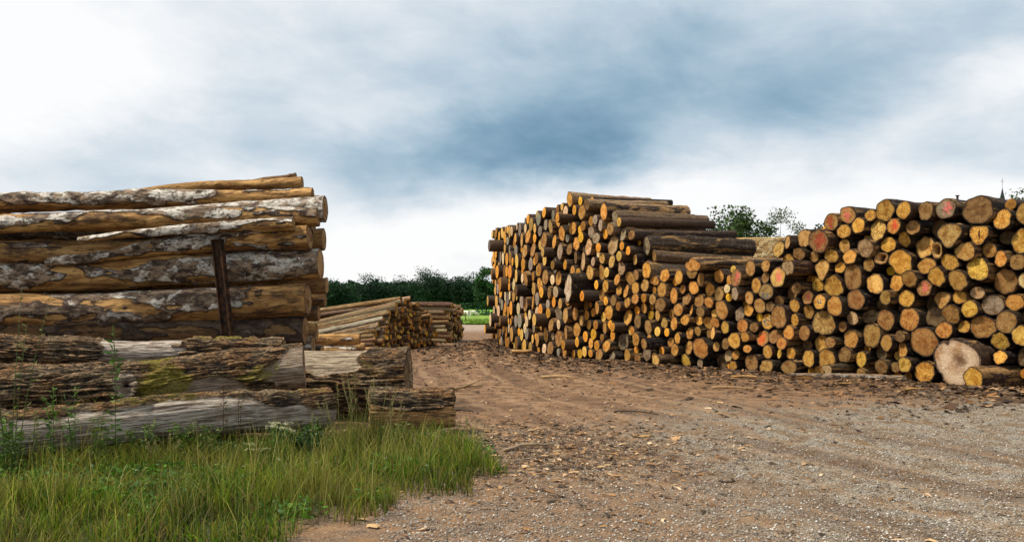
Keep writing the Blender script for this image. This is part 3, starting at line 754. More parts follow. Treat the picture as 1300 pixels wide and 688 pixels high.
for i, l in enumerate(keep):
    P, ax, L = log_pose(l)
    pr = look_proto(l, i); q = l['q']; r = l['r']
    plain = pr in PROTO
    if 'BIG' in l['look']: q = .95; r = .475; P.z = .47; L = 3.2
    if 'lie' in l['look']: P.z = .225; r = .215
    roll = random.uniform(0, 6.28) if plain and abs(q-1) < .05 else random.choice((0, PI)) if not ('wedge' in l['look'] or 'slit' in l['look'] or 'BIG' in l['look']) else 0
    if 'jag' in l['look'] and 'P' in l['look']: roll = PI/2
    bc = vary(random.choice(BARKC), .3); ec = vary(ENDC[l['look'][0]])
    if 712 < l['px'] < 860 and l['z'] > top_z(l['t'])-.75 and random.random() < .55: bc = random.choice([(.34, .22, .12), (.22, .14, .08), (.28, .2, .13)])
    if 'BIG' in l['look']: ec = ENDC['P']
    if l['px'] > 950: ec = (ec[0]*.9, ec[1]*.87, ec[2]*.85)
    o, c = place_log(pr, P, ax, r*math.sqrt(q), r/math.sqrt(q), L, roll, ec, bc)
    tag(o, l['label'], 'log', 'short logs of the right-hand stack')
    if 'blue' in l['look']: scribble(c, 'rim' if 'rimmed' in l['lm'] else 'mid' if 'scribbled' in l['lm'] else 'fleck')

# the rest, too small or too hidden to be told apart: one mass
def mass(name, items, mats):
    V, Fc, mi, tn = [], [], [], []; n = 14; base = 0
    for (M, ec, bc, s) in items:
        rg = np.random.default_rng(s); th = np.arange(n)*2*PI/n; R = 1+rg.normal(0, .06, n)
        R = (R+np.roll(R, 1))/2
        c, sn = np.cos(th)*R, np.sin(th)*R
        loc = np.concatenate([np.stack([c*(1-.1*z), sn*(1-.1*z), np.full(n, z)], 1) for z in (0, .01, .33, .66, 1)] + [np.stack([c*.9, sn*.9, np.full(n, -.0006)], 1), [[0, 0, -.0008]]])
        loc[n:2*n, :2] *= 1.04; loc[2*n:3*n, :2] *= 1.06
        W = np.asarray(M); pts = loc @ W[:3, :3].T + W[:3, 3]
        V.append(pts)
        kb = rg.uniform(.6, 1.4)
        tn += [tuple(np.array(bc)*rg.uniform(.7, 1.3)*kb) for _ in range(5*n)] + [tuple(np.array(ec)*rg.uniform(.75, 1.1)) for _ in range(n)] + [tuple(np.array(ec)*.6)]
        for j in range(4):
            for k in range(n): a, b2 = base+j*n+k, base+j*n+(k+1) % n; Fc.append((a, b2, b2+n, a+n)); mi.append(0)
        Fc.append(tuple(base+4*n+k for k in range(n))); mi.append(1)
        for k in range(n):
            a, b2 = base+k, base+(k+1) % n; a5, b5 = base+5*n+k, base+5*n+(k+1) % n
            Fc.append((b2, a, a5, b5)); mi.append(0)
            Fc.append((base+6*n, b5, a5)); mi.append(1)
        base += 6*n+1
    return mesh_obj(name, np.concatenate(V), Fc, mats, mat_idx=mi, attrs={'tint': tn})
M_FARBARK = mat_tint('bark of small logs', .7, scale=7.0, bump=.02)
M_FAREND = mat_tint('sawn ends of small logs', .6, scale=14.0, bump=.01)
items = []
for i, l in enumerate(rest):
    P, ax, L = log_pose(l)
    items.append((log_matrix(P, ax, l['r'], l['r'], L, random.uniform(0, 6)), vary(ENDC[l['look'][0]]), random.choice(BARKC), i))
tag(mass('stacked_log_mass', items, [M_FARBARK, M_FAREND]), 'remaining small and deep-set log ends between the larger ones of the right-hand stack', 'logs', kind='stuff')
print('right stack', len(logs), 'kept', len(keep), 'rest', len(rest))
# ================================================================== long and old logs with a mesh of their own
def axis_frame(P0, P1):
    a = (P1-P0).normalized(); up = Vector((0, 0, 1)); x = up.cross(a).normalized(); y = a.cross(x)
    return Matrix((x, y, a)).transposed(), (P1-P0).length
def long_log(name, P0, P1, r0, r1, seed, color, n=40, step=.06, mat=None, style='long', knots=(), bare_f=None, moss_f=None, end_c=(.4, .26, .13), bend=.03, rough_end=.0):
    """angle th: 0 = away on the left.. local x is horizontal, local y up when the axis runs sideways"""
    R3, L = axis_frame(P0, P1); rows = max(6, int(L/step))
    th = np.arange(n)*2*PI/n; zs = np.linspace(0, L, rows+1)
    TH, ZZ = np.meshgrid(th, zs); rad = r0 + (r1-r0)*ZZ/L
    cx, sy = np.cos(TH), np.sin(TH); s = seed*13.7
    big = fbm(cx*rad*2.2+s, sy*rad*2.2, ZZ*.9, seed=seed, oct=3)-.5
    disp = big*.22*rad
    bare = np.zeros_like(ZZ); deep = np.ones_like(ZZ); moss = np.zeros_like(ZZ); fld = np.zeros_like(ZZ)
    if style == 'old':
        k = 30.0
        wv = (vnoise(cx*rad*6+s, sy*rad*6, ZZ*2.0, seed=seed+40)-.5)*1.6
        f1 = fbm(cx*rad*k+wv+s, sy*rad*k+wv, ZZ*2.6, seed=seed+5, oct=3)
        ridge = 1-np.abs(f1-.5)*2*2.6; ridge = np.clip(1-ridge, 0, 1)           # 0 in the fissures, 1 on the plates
        crossc = sstep(.30, .42, vnoise(cx*rad*14+s, sy*rad*14, ZZ*11, seed=seed+9))
        plate = ridge*(.55+.45*crossc)
        bare = bare_f(TH, ZZ, L, cx*rad, sy*rad) if bare_f else np.zeros_like(ZZ)
        bw = sstep(.4, .6, bare)
        disp = disp + (plate-.5)*.055*(1-bw) - .03*bw + (fbm(cx*rad*7, sy*rad*7, ZZ*.8, seed=seed+13, oct=2)-.5)*.05 + (fbm(cx*rad*30, sy*rad*30, ZZ*2, seed=seed+3, oct=2)-.5)*.012*bw
        deep = plate*(1-bw)+bw
        moss = moss_f(TH, ZZ, L) if moss_f else moss
    else:
        wz = (fbm(cx*rad*8+s, sy*rad*8, ZZ*4, seed=seed+15, oct=2)-.5)*.5
        fld = fbm(cx*rad*2.8+s+wz, sy*rad*2.8, ZZ*.75+wz*.6, seed=seed+5, oct=4) - (.475+(.5-color[0])*.36) - .07*sy + .02*(-cx)
        disp = disp - .012*sstep(-.004, .02, fld) + .007*np.exp(-((fld+.016)/.014)**2) + (fbm(cx*rad*30+s, sy*rad*30, ZZ*9, seed=seed+17, oct=2)-.5)*.012*(fld < 0) + (fbm(cx*rad*16+s, sy*rad*16, ZZ*9, seed=seed+7, oct=2)-.5)*.02
    for kz, kt, kr, kh in knots:
        da = np.arctan2(np.sin(TH-kt), np.cos(TH-kt))*rad; dd = np.hypot(da, ZZ-kz)
        if kh > 0: 
            disp = disp + kh*np.exp(-((dd-kr)/(kr*.35))**2) - kh*1.3*np.exp(-(dd/(kr*.55))**2) + kh*.8*np.exp(-(dd/(kr*2.6))**2)
            bare = np.maximum(bare, ((dd < kr*1.12) & (dd > kr*.25)).astype(float)); deep = np.where(dd < kr*.3, .1, deep)
        else:
            disp = disp - kh*np.exp(-(dd/kr)**2)
    rr = rad + disp
    bxx = np.sin(PI*ZZ/L)*bend*math.cos(seed); byy = np.sin(PI*ZZ/L)*bend*math.sin(seed*2.1) + (fbm(ZZ*.7+s, 0, 0, seed=seed)-.5)*bend
    zz = ZZ.copy()
    if rough_end: zz[-1] += (vnoise(cx[-1]*4+s, sy[-1]*4, 0, seed=seed)-.3)*rough_end; zz[-2] = np.minimum(zz[-2], zz[-1]-.004); zz[0] -= (vnoise(cx[0]*4, sy[0]*4, 3, seed=seed)-.3)*rough_end
    V = np.stack([rr*cx+bxx, rr*sy+byy, zz], -1).reshape(-1, 3)
    i = np.arange(rows*n); r_, c_ = i//n, i % n; a = r_*n+c_; b2 = r_*n+(c_+1) % n
    Fq = np.stack([a, b2, b2+n, a+n], -1)
    o = mesh_obj(name, V, Fq, mat or M_LONG, attrs={'bare': bare.ravel(), 'deep': deep.ravel(), 'moss': moss.ravel()} if style == 'old' else {'fld': fld.ravel()})
    o.matrix_world = Matrix.Translation(P0) @ R3.to_4x4(); o.color = (*color, 1)
    rg = np.random.default_rng(seed)
    for z0, row, flip in ((zz[0], 0, False), (zz[-1], rows, True)):
        ring = V.reshape(rows+1, n, 3)[row]; cxy = ring.mean(0)
        EV, rd = [tuple(cxy)], [0.0]; EF = []
        qs = (.2, .4, .6, .8, .93, 1.0)
        for q in qs:
            for k in range(n):
                p = cxy+(ring[k]-cxy)*q; dz = rg.uniform(-1, 1)*.004*(q < 1)*(1 if style == 'long' else 2.5); EV.append((p[0], p[1], p[2]+dz)); rd.append(q)
        for k in range(n):
            f = (0, 1+(k+1) % n, 1+k); EF.append(f[::-1] if flip else f)
        for j in range(len(qs)-1):
            for k in range(n):
                a1, b1 = 1+j*n+k, 1+j*n+(k+1) % n; f = (a1, b1, b1+n, a1+n); EF.append(f[::-1] if flip else f)
        # the end material counts in radii: give the face a space of its own one radius wide
        rmean = (r0 if row == 0 else r1)
        E2 = [((x-cxy[0])/rmean, (y-cxy[1])/rmean, (z-cxy[2])/rmean) for x, y, z in EV]
        e = mesh_obj('cut_end', E2, EF, M_END['plain'], o, attrs={'rad': rd})
        e.location = tuple(cxy); e.scale = (rmean,)*3; e.color = (*end_c, 1)
    return o

# ------------------------------------------------------------------ the tall left stack of long stems, depth 12.5 m and behind
GL = 'long stems of the left stack'
# xl, yl, xr, yr (photo pixels of the centre line), radius left, right (photo px), depth, (bare, whiteness, darkness with painted shade), label
STEMS = [
 (60,250,376,226, 5,7,13.55,(.45,.2,.75),'thin dark crown stem, topmost of the left stack and behind the tan one'),
 (120,251,384,234, 6,8,13.15,(.95,.1,.1),'thin tan stem near the top of the left stack, under the dark crown stem'),
 (-190,257,397,246.5, 12,9,12.75,(.42,.75,.0),'rough white-and-brown stem forming the flat top edge of the left stack'),
 (-190,285,413,266, 10,16,12.5,(.38,.95,.0),'white-barked stem with the farthest reaching rounded butt, second from the top'),
 (-190,303,404,274, 12,12,12.35,(.55,.75,.1),'tan stem with white flakes running under the long white-barked stem'),
 (100,303,373,284, 4,9,12.1,(.45,.85,.0),'slender orange-tan stem pointing left, wedged above the stake'),
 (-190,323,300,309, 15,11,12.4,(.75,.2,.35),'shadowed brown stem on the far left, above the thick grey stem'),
 (60,333,393,301, 6,17,12.3,(.55,.85,.0),'tapering stem, chalk white above and tan below, just over the top of the stake'),
 (-190,356,407,337, 23,20,12.5,(.45,.7,.0),'thick grey-barked stem with tan lower patches, crossing behind the top of the stake'),
 (-190,396,391,379, 23,21,12.45,(.5,.5,.15),'thick brown stem with short white flakes, second above the old mossy trunks'),
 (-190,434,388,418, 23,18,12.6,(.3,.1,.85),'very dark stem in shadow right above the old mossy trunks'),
 (-190,470,398,438, 17,12,12.75,(.25,.6,.2),'dull grey stem half hidden behind the mossy trunks, below the dark shadowed one'),
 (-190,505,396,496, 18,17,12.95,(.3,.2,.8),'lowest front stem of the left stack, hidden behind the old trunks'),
 (-150,270,405,256, 11,11,13.3,(.5,.5,.4),'stem in the second row behind the white-barked butt'),
 (-150,298,398,283, 15,13,12.95,(.5,.4,.5),'shaded stem filling the gap behind the slender stem, second row of the left stack'),
 (-150,314,411,303, 15,15,13.05,(.8,.2,.45),'dark tan butt peeping out right of the chalk white stem'),
 (-150,374,415,362, 17,11,13.2,(.7,.2,.5),'small reddish butt peeping out right between the two thick stems'),
 (-150,384,413,379, 9,10,13.6,(.5,.3,.5),'small round butt reaching out farthest right behind the thick brown stem'),
 (-150,402,405,397, 12,10,13.15,(.6,.2,.6),'small brown butt showing right below the thick brown stem'),
 (-150,425,402,421, 11,12,13.1,(.8,.2,.5),'orange-brown butt showing right of the very dark stem'),
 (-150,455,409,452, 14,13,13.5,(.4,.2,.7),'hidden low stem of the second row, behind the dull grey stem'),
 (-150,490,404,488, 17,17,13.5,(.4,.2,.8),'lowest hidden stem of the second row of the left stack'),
]
for i, (xl, yl, xr, yr, rl, rr, Y, (ba, wh, dk), lab) in enumerate(STEMS):
    P0, P1 = at(xl, yl, Y), at(xr, yr, Y)
    o = long_log('long_stem', P0, P1, rl*Y/F, rr*Y/F, 200+i, (ba, wh, dk), n=72 if i < 12 else 36, step=.028 if i < 12 else .06, end_c=(.36, .19, .07), bend=.09,
                 knots=[(random.uniform(.5, 7), random.uniform(2.2, 4.0), .035, -.035) for _ in range(5)])
    tag(o, lab, 'log', GL)

# ------------------------------------------------------------------ old trunks in front
GO = 'old mossy trunks lying in front of the left stack'
cam_side = -PI/2      # rough angle of the side that faces the camera is worked out per log below
def camang(P0, P1):
    R3, L = axis_frame(P0, P1); v = R3.transposed() @ Vector((0, -1, 0)); return math.atan2(v.y, v.x)
def upang(P0, P1):
    R3, L = axis_frame(P0, P1); v = R3.transposed() @ Vector((0, 0, 1)); return math.atan2(v.y, v.x)
def angd(a, b): return np.arctan2(np.sin(a-b), np.cos(a-b))
OLD = []
# FG2: the thick mossy trunk with the knot
P0, P1 = at(-70, 500, 10.0), at(386, 466, 10.85); ca, ua = camang(P0, P1), upang(P0, P1)
def zat(P0, P1, px):      # distance along the log where the photo column px falls
    u = (px-650)/F; d = P1-P0; return (u*P0.y-P0.x)/(d.x-u*d.y)*d.length
zk = zat(P0, P1, 166)
def bare2(TH, Z, L, x, y):
    e = sstep(.52, .42, (L-Z) + .35*np.abs(angd(TH, ca+.1)) + (vnoise(Z*5, TH*3, seed=4)-.5)*.18 - .1)*(angd(TH, ua) < 0.0 if angd(ca, ua) < 0 else angd(TH, ua) > 0.0)
    b2 = sstep(.30, .2, np.hypot((Z-zat(P0, P1, 255))*.45, angd(TH, ca-math.copysign(.35, angd(ua, ca)))*.55)+ (vnoise(Z*6, TH*4, seed=6)-.5)*.12)
    return np.maximum(e, b2*.9)
def moss2(TH, Z, L):
    a = np.exp(-((Z-zat(P0, P1, 216))/.3)**2-((angd(TH, ca))/.75)**2)*.9 + np.exp(-((Z-zat(P0, P1, 195))/.22)**2-((angd(TH, ua))/.5)**2)*.7
    return a + .1 + .34*fbm(Z*2, TH*2, seed=9) + np.exp(-((Z-zat(P0, P1, 325))/.45)**2-((angd(TH, ca))/.5)**2)*.45
o = long_log('old_trunk', P0, P1, .335, .30, 301, (.42, .34, .26), n=230, step=.022, mat=M_OLD, style='old', knots=[(zk, ca+math.copysign(.12, angd(ua, ca)), .125, .05)], bare_f=bare2, moss_f=moss2, end_c=(.3, .21, .13), bend=.11)
tag(o, 'thick furrowed mossy trunk with a round knot, across the middle of the old trunks', 'log', GO)
# FG1: behind it, bark then bare then mossy
P0, P1 = at(-70, 441, 11.5), at(360, 446, 11.5); ca1, ua1 = camang(P0, P1), upang(P0, P1); A1, B1 = P0.copy(), P1.copy()
def bare1(TH, Z, L, x, y):
    n_ = (vnoise(Z*5, TH*3, seed=14)-.5)*.3
    return sstep(zat(A1, B1, 128), zat(A1, B1, 138), Z+n_*.4)*sstep(zat(A1, B1, 245), zat(A1, B1, 225), Z+n_)
def moss1(TH, Z, L): return np.exp(-((Z-zat(A1, B1, 290))/.9)**2-(angd(TH, ua1)/.9)**2)*.75*sstep(zat(A1, B1, 205), zat(A1, B1, 225), Z) + .25*np.exp(-((Z-zat(A1, B1, 60))/.9)**2)
o = long_log('old_trunk', P0, P1, .2, .155, 302, (.66, .58, .5), n=150, step=.026, mat=M_OLD, style='old', bare_f=bare1, moss_f=moss1, bend=.06, end_c=(.3, .2, .12))
tag(o, 'bark-covered trunk with a stripped pale stretch, behind the thick mossy trunk', 'log', GO)
# FG3: pale trunk at the bottom with bark left on its top right
P0, P1 = at(-120, 577, 7.5), at(416, 522, 10.15); ca3, ua3 = camang(P0, P1), upang(P0, P1); A3, B3 = P0.copy(), P1.copy()
sg = math.copysign(1, angd(ua3, ca3))
def bare3(TH, Z, L, x, y):
    lim = np.interp(Z, [0, zat(A3, B3, 150), zat(A3, B3, 250), zat(A3, B3, 300), zat(A3, B3, 345), zat(A3, B3, 400), L], [.8, .95, 1.15, .8, .35, .15, .1])
    return sstep(-.1, .1, lim - angd(TH, ca3)*sg + (vnoise(Z*3.5, TH*2, seed=24)-.5)*.5)
def moss3(TH, Z, L): return .3*vnoise(Z*2, TH*2, seed=29)+.35*sstep(.9, 1.3, angd(TH, ca3)*sg)
o = long_log('old_trunk', P0, P1, .235, .27, 303, (.5, .44, .37), n=190, step=.024, mat=M_OLD, style='old', bare_f=bare3, moss_f=moss3, bend=.07, end_c=(.45, .36, .28))
tag(o, 'stripped silvery trunk with a strip of bark on top, lowest in the grass', 'log', GO)
# FG3b: thin bark pole between the two
P0, P1 = at(-80, 530, 9.2), at(268, 511, 9.95)
o = long_log('old_trunk', P0, P1, .06, .075, 304, (.5, .4, .3), n=60, step=.03, mat=M_OLD, style='old', moss_f=lambda TH, Z, L: .5*vnoise(Z*2, TH*2, seed=5)+.15, bend=.04)
tag(o, 'thin mossy branch log squeezed between the thick mossy trunk and the silvery one', 'log', GO)
# FG4: very thick trunk section behind the tall grass, and the low log under the mossy trunk
P0, P1 = at(386, 486, 11.85), at(519, 484, 11.85); A4, B4 = P0.copy(), P1.copy(); ca4, ua4 = camang(P0, P1), upang(P0, P1); s4 = math.copysign(1, angd(ua4, ca4))
def bare4(TH, Z, L, x, y): return sstep(zat(A4, B4, 480), zat(A4, B4, 455), Z+(vnoise(Z*5, TH*3, seed=34)-.5)*.3)*sstep(.25, .55, angd(TH, ca4)*s4+(vnoise(Z*3, TH*3, seed=35)-.5)*.5)
o = long_log('old_trunk', P0, P1, .50, .485, 305, (.5, .4, .28), n=260, step=.02, mat=M_OLD, style='old', bare_f=bare4, moss_f=lambda TH, Z, L: .25+.3*vnoise(Z*2, TH*2, seed=5), bend=.03, end_c=(.22, .16, .11))
tag(o, 'very thick grey trunk section behind the tall grass, bark left at its right end', 'log', GO)
P0, P1 = at(-60, 515, 10.95), at(372, 512, 11.2)
o = long_log('old_trunk', P0, P1, .24, .24, 306, (.3, .22, .13), n=90, step=.04, mat=M_OLD, style='old', moss_f=lambda TH, Z, L: .45*vnoise(Z*2, TH*2, seed=5)+.1, bend=.03, end_c=(.2, .14, .09))
tag(o, 'dark trunk on the ground in the shade under the thick mossy trunk', 'log', GO)
# FG5: short thick block
P0, P1 = at(470, 521, 10.35), at(574, 520, 10.5); A5, B5 = P0.copy(), P1.copy(); ca5, ua5 = camang(P0, P1), upang(P0, P1); s5 = math.copysign(1, angd(ua5, ca5))
def bare5(TH, Z, L, x, y): return sstep(-.15, .05, .2 - angd(TH, ca5)*s5 + (vnoise(Z*5, TH*2, seed=44)-.5)*.5)
o = long_log('old_trunk', P0, P1, .285, .26, 307, (.66, .36, .13), n=190, step=.018, mat=M_OLD, style='old', bare_f=bare5, bend=.02, end_c=(.4, .26, .14), rough_end=.06)
tag(o, 'short thick trunk section, grey bark above and orange wood below, on the bare ground', 'log', GO)
# bark slab below it
P0, P1 = at(478, 557, 9.95), at(566, 549, 10.1)
o = long_log('bark_slab', P0, P1, .05, .06, 308, (.6, .5, .42), n=40, step=.03, mat=M_OLD, style='old', bare_f=lambda TH, Z, L, x, y: sstep(.35, .65, vnoise(Z*4, TH, seed=3)), bend=.03, rough_end=.08)
o.scale = (1.6, .7, 1)
tag(o, 'weathered strip of bark and wood on the ground under the short trunk section', 'bark slab')

# ------------------------------------------------------------------ the steel stake that holds the left stack
Pt, Pb = at(276, 305, 12.08), at(292, 452, 12.05); Pb = Pb + (Pb-Pt).normalized()*.95
R3, L = axis_frame(Pb, Pt)
st = empty('stack_stake', Pb); st.matrix_world = Matrix.Translation(Pb) @ R3.to_4x4()
tag(st, 'dark rusty steel post leaning against the tall left stack', 'post')
mb = MB(); mb.box((0, 0, L/2), (.016, .12, L)); mb.build('web', M_RUST, st)
for s in (-1, 1):
    mb = MB(); mb.box((0, s*.066, L/2), (.115, .014, L)); f = mb.build('flange', M_RUST, st)
mb = MB(); mb.box((0, 0, L+.006), (.12, .15, .01)); mb.build('top_cap', M_RUST, st)

# ================================================================== piles in the gap
def pack(w, hfun, rlo, rhi, tries=400, seed=1):
    rg = np.random.default_rng(seed); T, Z, R = np.array([-9.]), np.array([-9.]), np.array([.1])
    for _ in range(tries):
        r = rg.uniform(rlo, rhi); ct = rg.uniform(r, w-r, 3000); cz = rg.uniform(r, 3, 3000)
        ok = cz < np.array([hfun(v) for v in ct])-r; ct, cz = ct[ok], cz[ok]
        if not len(ct): continue
        ok = (np.hypot(ct[:, None]-T, cz[:, None]-Z)-R).min(1) > r*.97
        if not ok.any(): break
        ct, cz = ct[ok], cz[ok]; i = np.argmin(cz); T = np.append(T, ct[i]); Z = np.append(Z, cz[i]); R = np.append(R, r)
    return list(zip(T[1:], Z[1:], R[1:]))
def pile(items, name, group, P_of, ax_of, Lr, cols, labeller):
    for i, (t, z, r) in enumerate(items):
        P, ax = P_of(t, z), ax_of(t, z); L = random.uniform(*Lr)
        ax = ax + Vector((0, random.gauss(0, .035), random.gauss(0, .012))); P = P - ax.normalized()*random.uniform(-.22, .16); ck = random.choice(cols)
        o, c = place_log(PROTO[i % 14], P, ax, r, r, L, random.uniform(0, 6.28), tuple(min(.95, v*1.35) for v in vary(ENDC[ck])), vary(random.choice([(.34, .22, .12), (.42, .29, .16), (.22, .14, .08), (.38, .3, .2)]), .3), name)  # end colours brightened to stand in for sunlight their faces miss
        tag(o, labeller(t, z, r, ck), 'log', group)
# pile A, poles tilting up to the right
fa = lambda t: Vector((-4.75+(t/4.3)*1.75, 28.6+(t/4.3)*4.3, 0))
hA = lambda t: float(np.interp(t, [0, .25, 1.5, 2.0, 2.6, 3.4, 4.4], [.55, .95, 2.05, 2.1, 1.85, 1.4, .95]))
itA = pack(4.3, hA, .065, .115, 240, 5)
def side_rank(items, test):
    L = sorted([q for q in items if test(*q)], key=lambda q: -q[1]); return {(round(q[0], 4), round(q[1], 4)): i for i, q in enumerate(L)}
ORDT = ['topmost'] + [w + ' from the top' for w in ORD[1:]]
rkA = side_rank(itA, lambda t, z, r: t < 1.5 and (z > hA(t)-3.2*r or t < .3))
def labA(t, z, r, ck):
    k = rkA.get((round(t, 4), round(z, 4)))
    if k is not None and k < 20: return f'{COLW[ck]} pole on the near side of the tilted pile, {ORDT[k]}'
    tt = 'front' if t < 1.3 else 'middle' if t < 2.8 else 'rear'; zz = 'bottom' if z < .5 else 'lower' if z < 1.0 else 'upper' if z < 1.6 else 'topmost'
    return f'{COLW[ck]}-ended {zz} pole in the {tt} of the tilted pole pile'
def axA(t, z):
    pit = -min(.2 if t < 1.6 else .12, z/4.6)+random.gauss(0, .012); return Vector((-.955, .30, pit))
pile(itA, 'stacked_pole', 'thin poles of the tilted pile in the gap', lambda t, z: fa(t)+Vector((0, 0, z)), axA, (3.8, 4.8), 'attttaby', labA)
# pile B behind it, seen from the side
fb = lambda t: Vector((-2.78+.15*t, 35.6+t*.985, 0))
itB = pack(3.2, lambda t: 1.80-.05*t, .07, .115, 190, 8)
rkB = side_rank(itB, lambda t, z, r: t < 2.2*r)
def labB(t, z, r, ck):
    k = rkB.get((round(t, 4), round(z, 4)))
    if k is not None and k < 20: return f'{COLW[ck]} pole, {ORDT[k]}, on the near side of the farther pile'
    zz = 'bottom' if z < .5 else 'lower' if z < .95 else 'upper' if z < 1.4 else 'topmost'; tt = 'front' if t < .6 else 'inner'
    return f'{COLW[ck]}-ended {zz} {tt} pole of the farther pile next to the meadow'
pile(itB, 'stacked_pole', 'poles of the farther pile beside the meadow', lambda t, z: fb(t)+Vector((0, 0, z)), lambda t, z: Vector((-.955, .28, random.gauss(0, .01))), (3.6, 4.2), 'ttapy', labB)
# pale short logs left of pile A
SH = [(386,430,457,430,7.5,26.0,(.85,.6,0),'pale two-toned short log on top of its little heap, beside the left stack'),
      (380,445,453,445,5.5,25.8,(.5,.6,0),'thin pale short log at the front foot of the little heap'),
      (395,439,463,441,6.5,26.5,(.6,.3,.3),'brown short log in the middle of the little heap, reaching farthest right'),
      (400,444,474,446,6,27.2,(.6,.4,.2),'short log at the back foot of the little heap')]
for i, (xl, yl, xr, yr, r, Y, c, lab) in enumerate(SH):
    o = long_log('short_log', at(xl, yl, Y), at(xr, yr, Y), r*Y/F, r*Y/F, 400+i, c, n=24, step=.08, end_c=(.35, .2, .1), bend=.02)
    tag(o, lab, 'log', 'little heap of pale short logs')
# ================================================================== scatter: bark chips, stones, grass
def scatter_chips(name, pts, smin, smax, cols, mat, label, cat, flat=.35, aspect=.3):
    pts = np.asarray(pts); n = len(pts); rg = np.random.default_rng(len(pts))
    L = smin*(smax/smin)**(rg.random(n)**1.8); W = L*rg.uniform(aspect*.4, aspect*1.4, n)+.004
    a = rg.uniform(0, 2*PI, n); tx = np.clip(rg.normal(0, flat*.5, n), -.5, .5); ty = np.clip(rg.normal(0, flat, n), -.9, .9)
    # 6 points: two ends and a raised middle
    loc = np.array([(-.5, -.5, 0), (-.5, .5, 0), (0, -.5, .25), (0, .5, .25), (.5, -.35, 0), (.5, .35, 0)])
    P = loc[None]*np.stack([L, W, W], -1)[:, None]
    P[:, :, 0] += rg.normal(0, .12, (n, 6))*L[:, None]; P[:, :, 1] += rg.normal(0, .15, (n, 6))*W[:, None]
    P[:, :, 2] += P[:, :, 0]*np.tan(tx)[:, None] + P[:, :, 1]*np.tan(ty)[:, None] + .006
    ca, sa = np.cos(a)[:, None], np.sin(a)[:, None]
    X = P[:, :, 0]*ca-P[:, :, 1]*sa+pts[:, 0:1]; Y = P[:, :, 0]*sa+P[:, :, 1]*ca+pts[:, 1:2]
    Zg = gh(pts[:, 0], pts[:, 1])
    Z = np.maximum(P[:, :, 2], -.002)+Zg[:, None]+.004
    V = np.stack([X, Y, Z], -1).reshape(-1, 3)
    b = np.arange(n)[:, None]*6
    Fq = np.concatenate([b+np.array([[0, 2, 3, 1]]), b+np.array([[2, 4, 5, 3]])], 0)
    ci = rg.integers(0, len(cols), n); tint = np.array(cols)[ci]*rg.uniform(.6, 1.3, (n, 1))
    o = mesh_obj(name, V, Fq, mat, smooth=False, attrs={'tint': np.repeat(tint, 6, 0)})
    return tag(o, label, cat, kind='stuff')
rg = np.random.default_rng(11)
def along_face(n, spread, u0=0.0, u1=1.0):
    t = rg.uniform(u0, u1, n)*(len(_fx)-1); x = np.interp(t, np.arange(len(_fx)), _fx); y = np.interp(t, np.arange(len(_fx)), _fy); a = np.interp(t, np.arange(len(_fx)), _fa)
    off = -rg.exponential(spread, n)+.25
    return np.stack([x+np.cos(a)*off, y+np.sin(a)*off*.9], -1)
CH = [(.05, .03, .018), (.07, .04, .022), (.10, .055, .03), (.04, .026, .018), (.15, .08, .035), (.22, .11, .04), (.34, .2, .1), (.12, .09, .065), (.045, .03, .02), (.06, .035, .02)]
pts = np.concatenate([along_face(32000, .7), along_face(14000, 1.9, .1, 1), np.stack([rg.normal(-1.3, 1.0, 2600), rg.normal(30, 4.0, 2600)], -1)])
scatter_chips('bark_litter', pts, .03, .2, CH, M_CHIP, 'dark and orange bark litter strewn along the foot of the right-hand stack', 'bark litter')
CH2 = CH + [(.42, .27, .13), (.3, .16, .06), (.5, .36, .22)]
pts = np.concatenate([np.stack([rg.normal(.5, 1.0, 7000), rg.normal(9.2, 1.2, 7000)], -1), np.stack([rg.uniform(-2.0, 7.5, 2600), rg.uniform(5, 20, 2600)], -1), np.stack([rg.normal(-.9, .7, 900), rg.normal(10.6, .6, 900)], -1), np.stack([rg.uniform(-3.5, 2.0, 3000), rg.uniform(10, 28, 3000)], -1)])
scatter_chips('wood_litter', pts, .012, .11, CH2, M_CHIP, 'wood splinters and bark crumbs scattered over the open yard', 'wood litter', .2)

def stones(n):
    rg2 = np.random.default_rng(5)
    y = 5.0+9.5*rg2.random(n)**1.5; x = rg2.uniform(-.3, 1, n)*(y*.66)+.2
    q = y-.42*x+(fbm(x*.55, y*.55, seed=77)-.5)*5; keepm = (rg2.random(n) < np.clip((13.5-q)/5, .05, 1)); x, y = x[keepm], y[keepm]; n = len(x)
    s = .0035+.011*rg2.random(n)**3.5
    oct_ = np.array([(1,0,0),(0,1,0),(-1,0,0),(0,-1,0),(0,0,.7),(0,0,-.5)], float)
    V = oct_[None]*s[:, None, None]*rg2.uniform(.6, 1.35, (n, 6, 1)); a = rg2.uniform(0, 6.28, n)[:, None]
    X = V[..., 0]*np.cos(a)-V[..., 1]*np.sin(a)+x[:, None]; Y = V[..., 0]*np.sin(a)+V[..., 1]*np.cos(a)+y[:, None]; Z = V[..., 2]+(gh(x, y)+s*.25)[:, None]
    b = np.arange(n)[:, None]*6
    fs = [(0,1,4),(1,2,4),(2,3,4),(3,0,4),(1,0,5),(2,1,5),(3,2,5),(0,3,5)]
    Fq = np.concatenate([b+np.array([f]) for f in fs], 0)
    cols = np.array([(.34, .31, .27), (.2, .17, .14), (.45, .41, .35), (.26, .2, .15), (.56, .53, .47), (.14, .11, .09), (.33, .25, .17)])
    tint = cols[rg2.integers(0, 7, n)]*rg2.uniform(.7, 1.15, (n, 1))
    tag(mesh_obj('gravel', np.stack([X, Y, Z], -1).reshape(-1, 3), Fq, M_STONE, smooth=True, attrs={'tint': np.repeat(tint, 6, 0)}), 'loose grey gravel over the yard in the foreground', 'gravel', kind='stuff')
stones(75000)

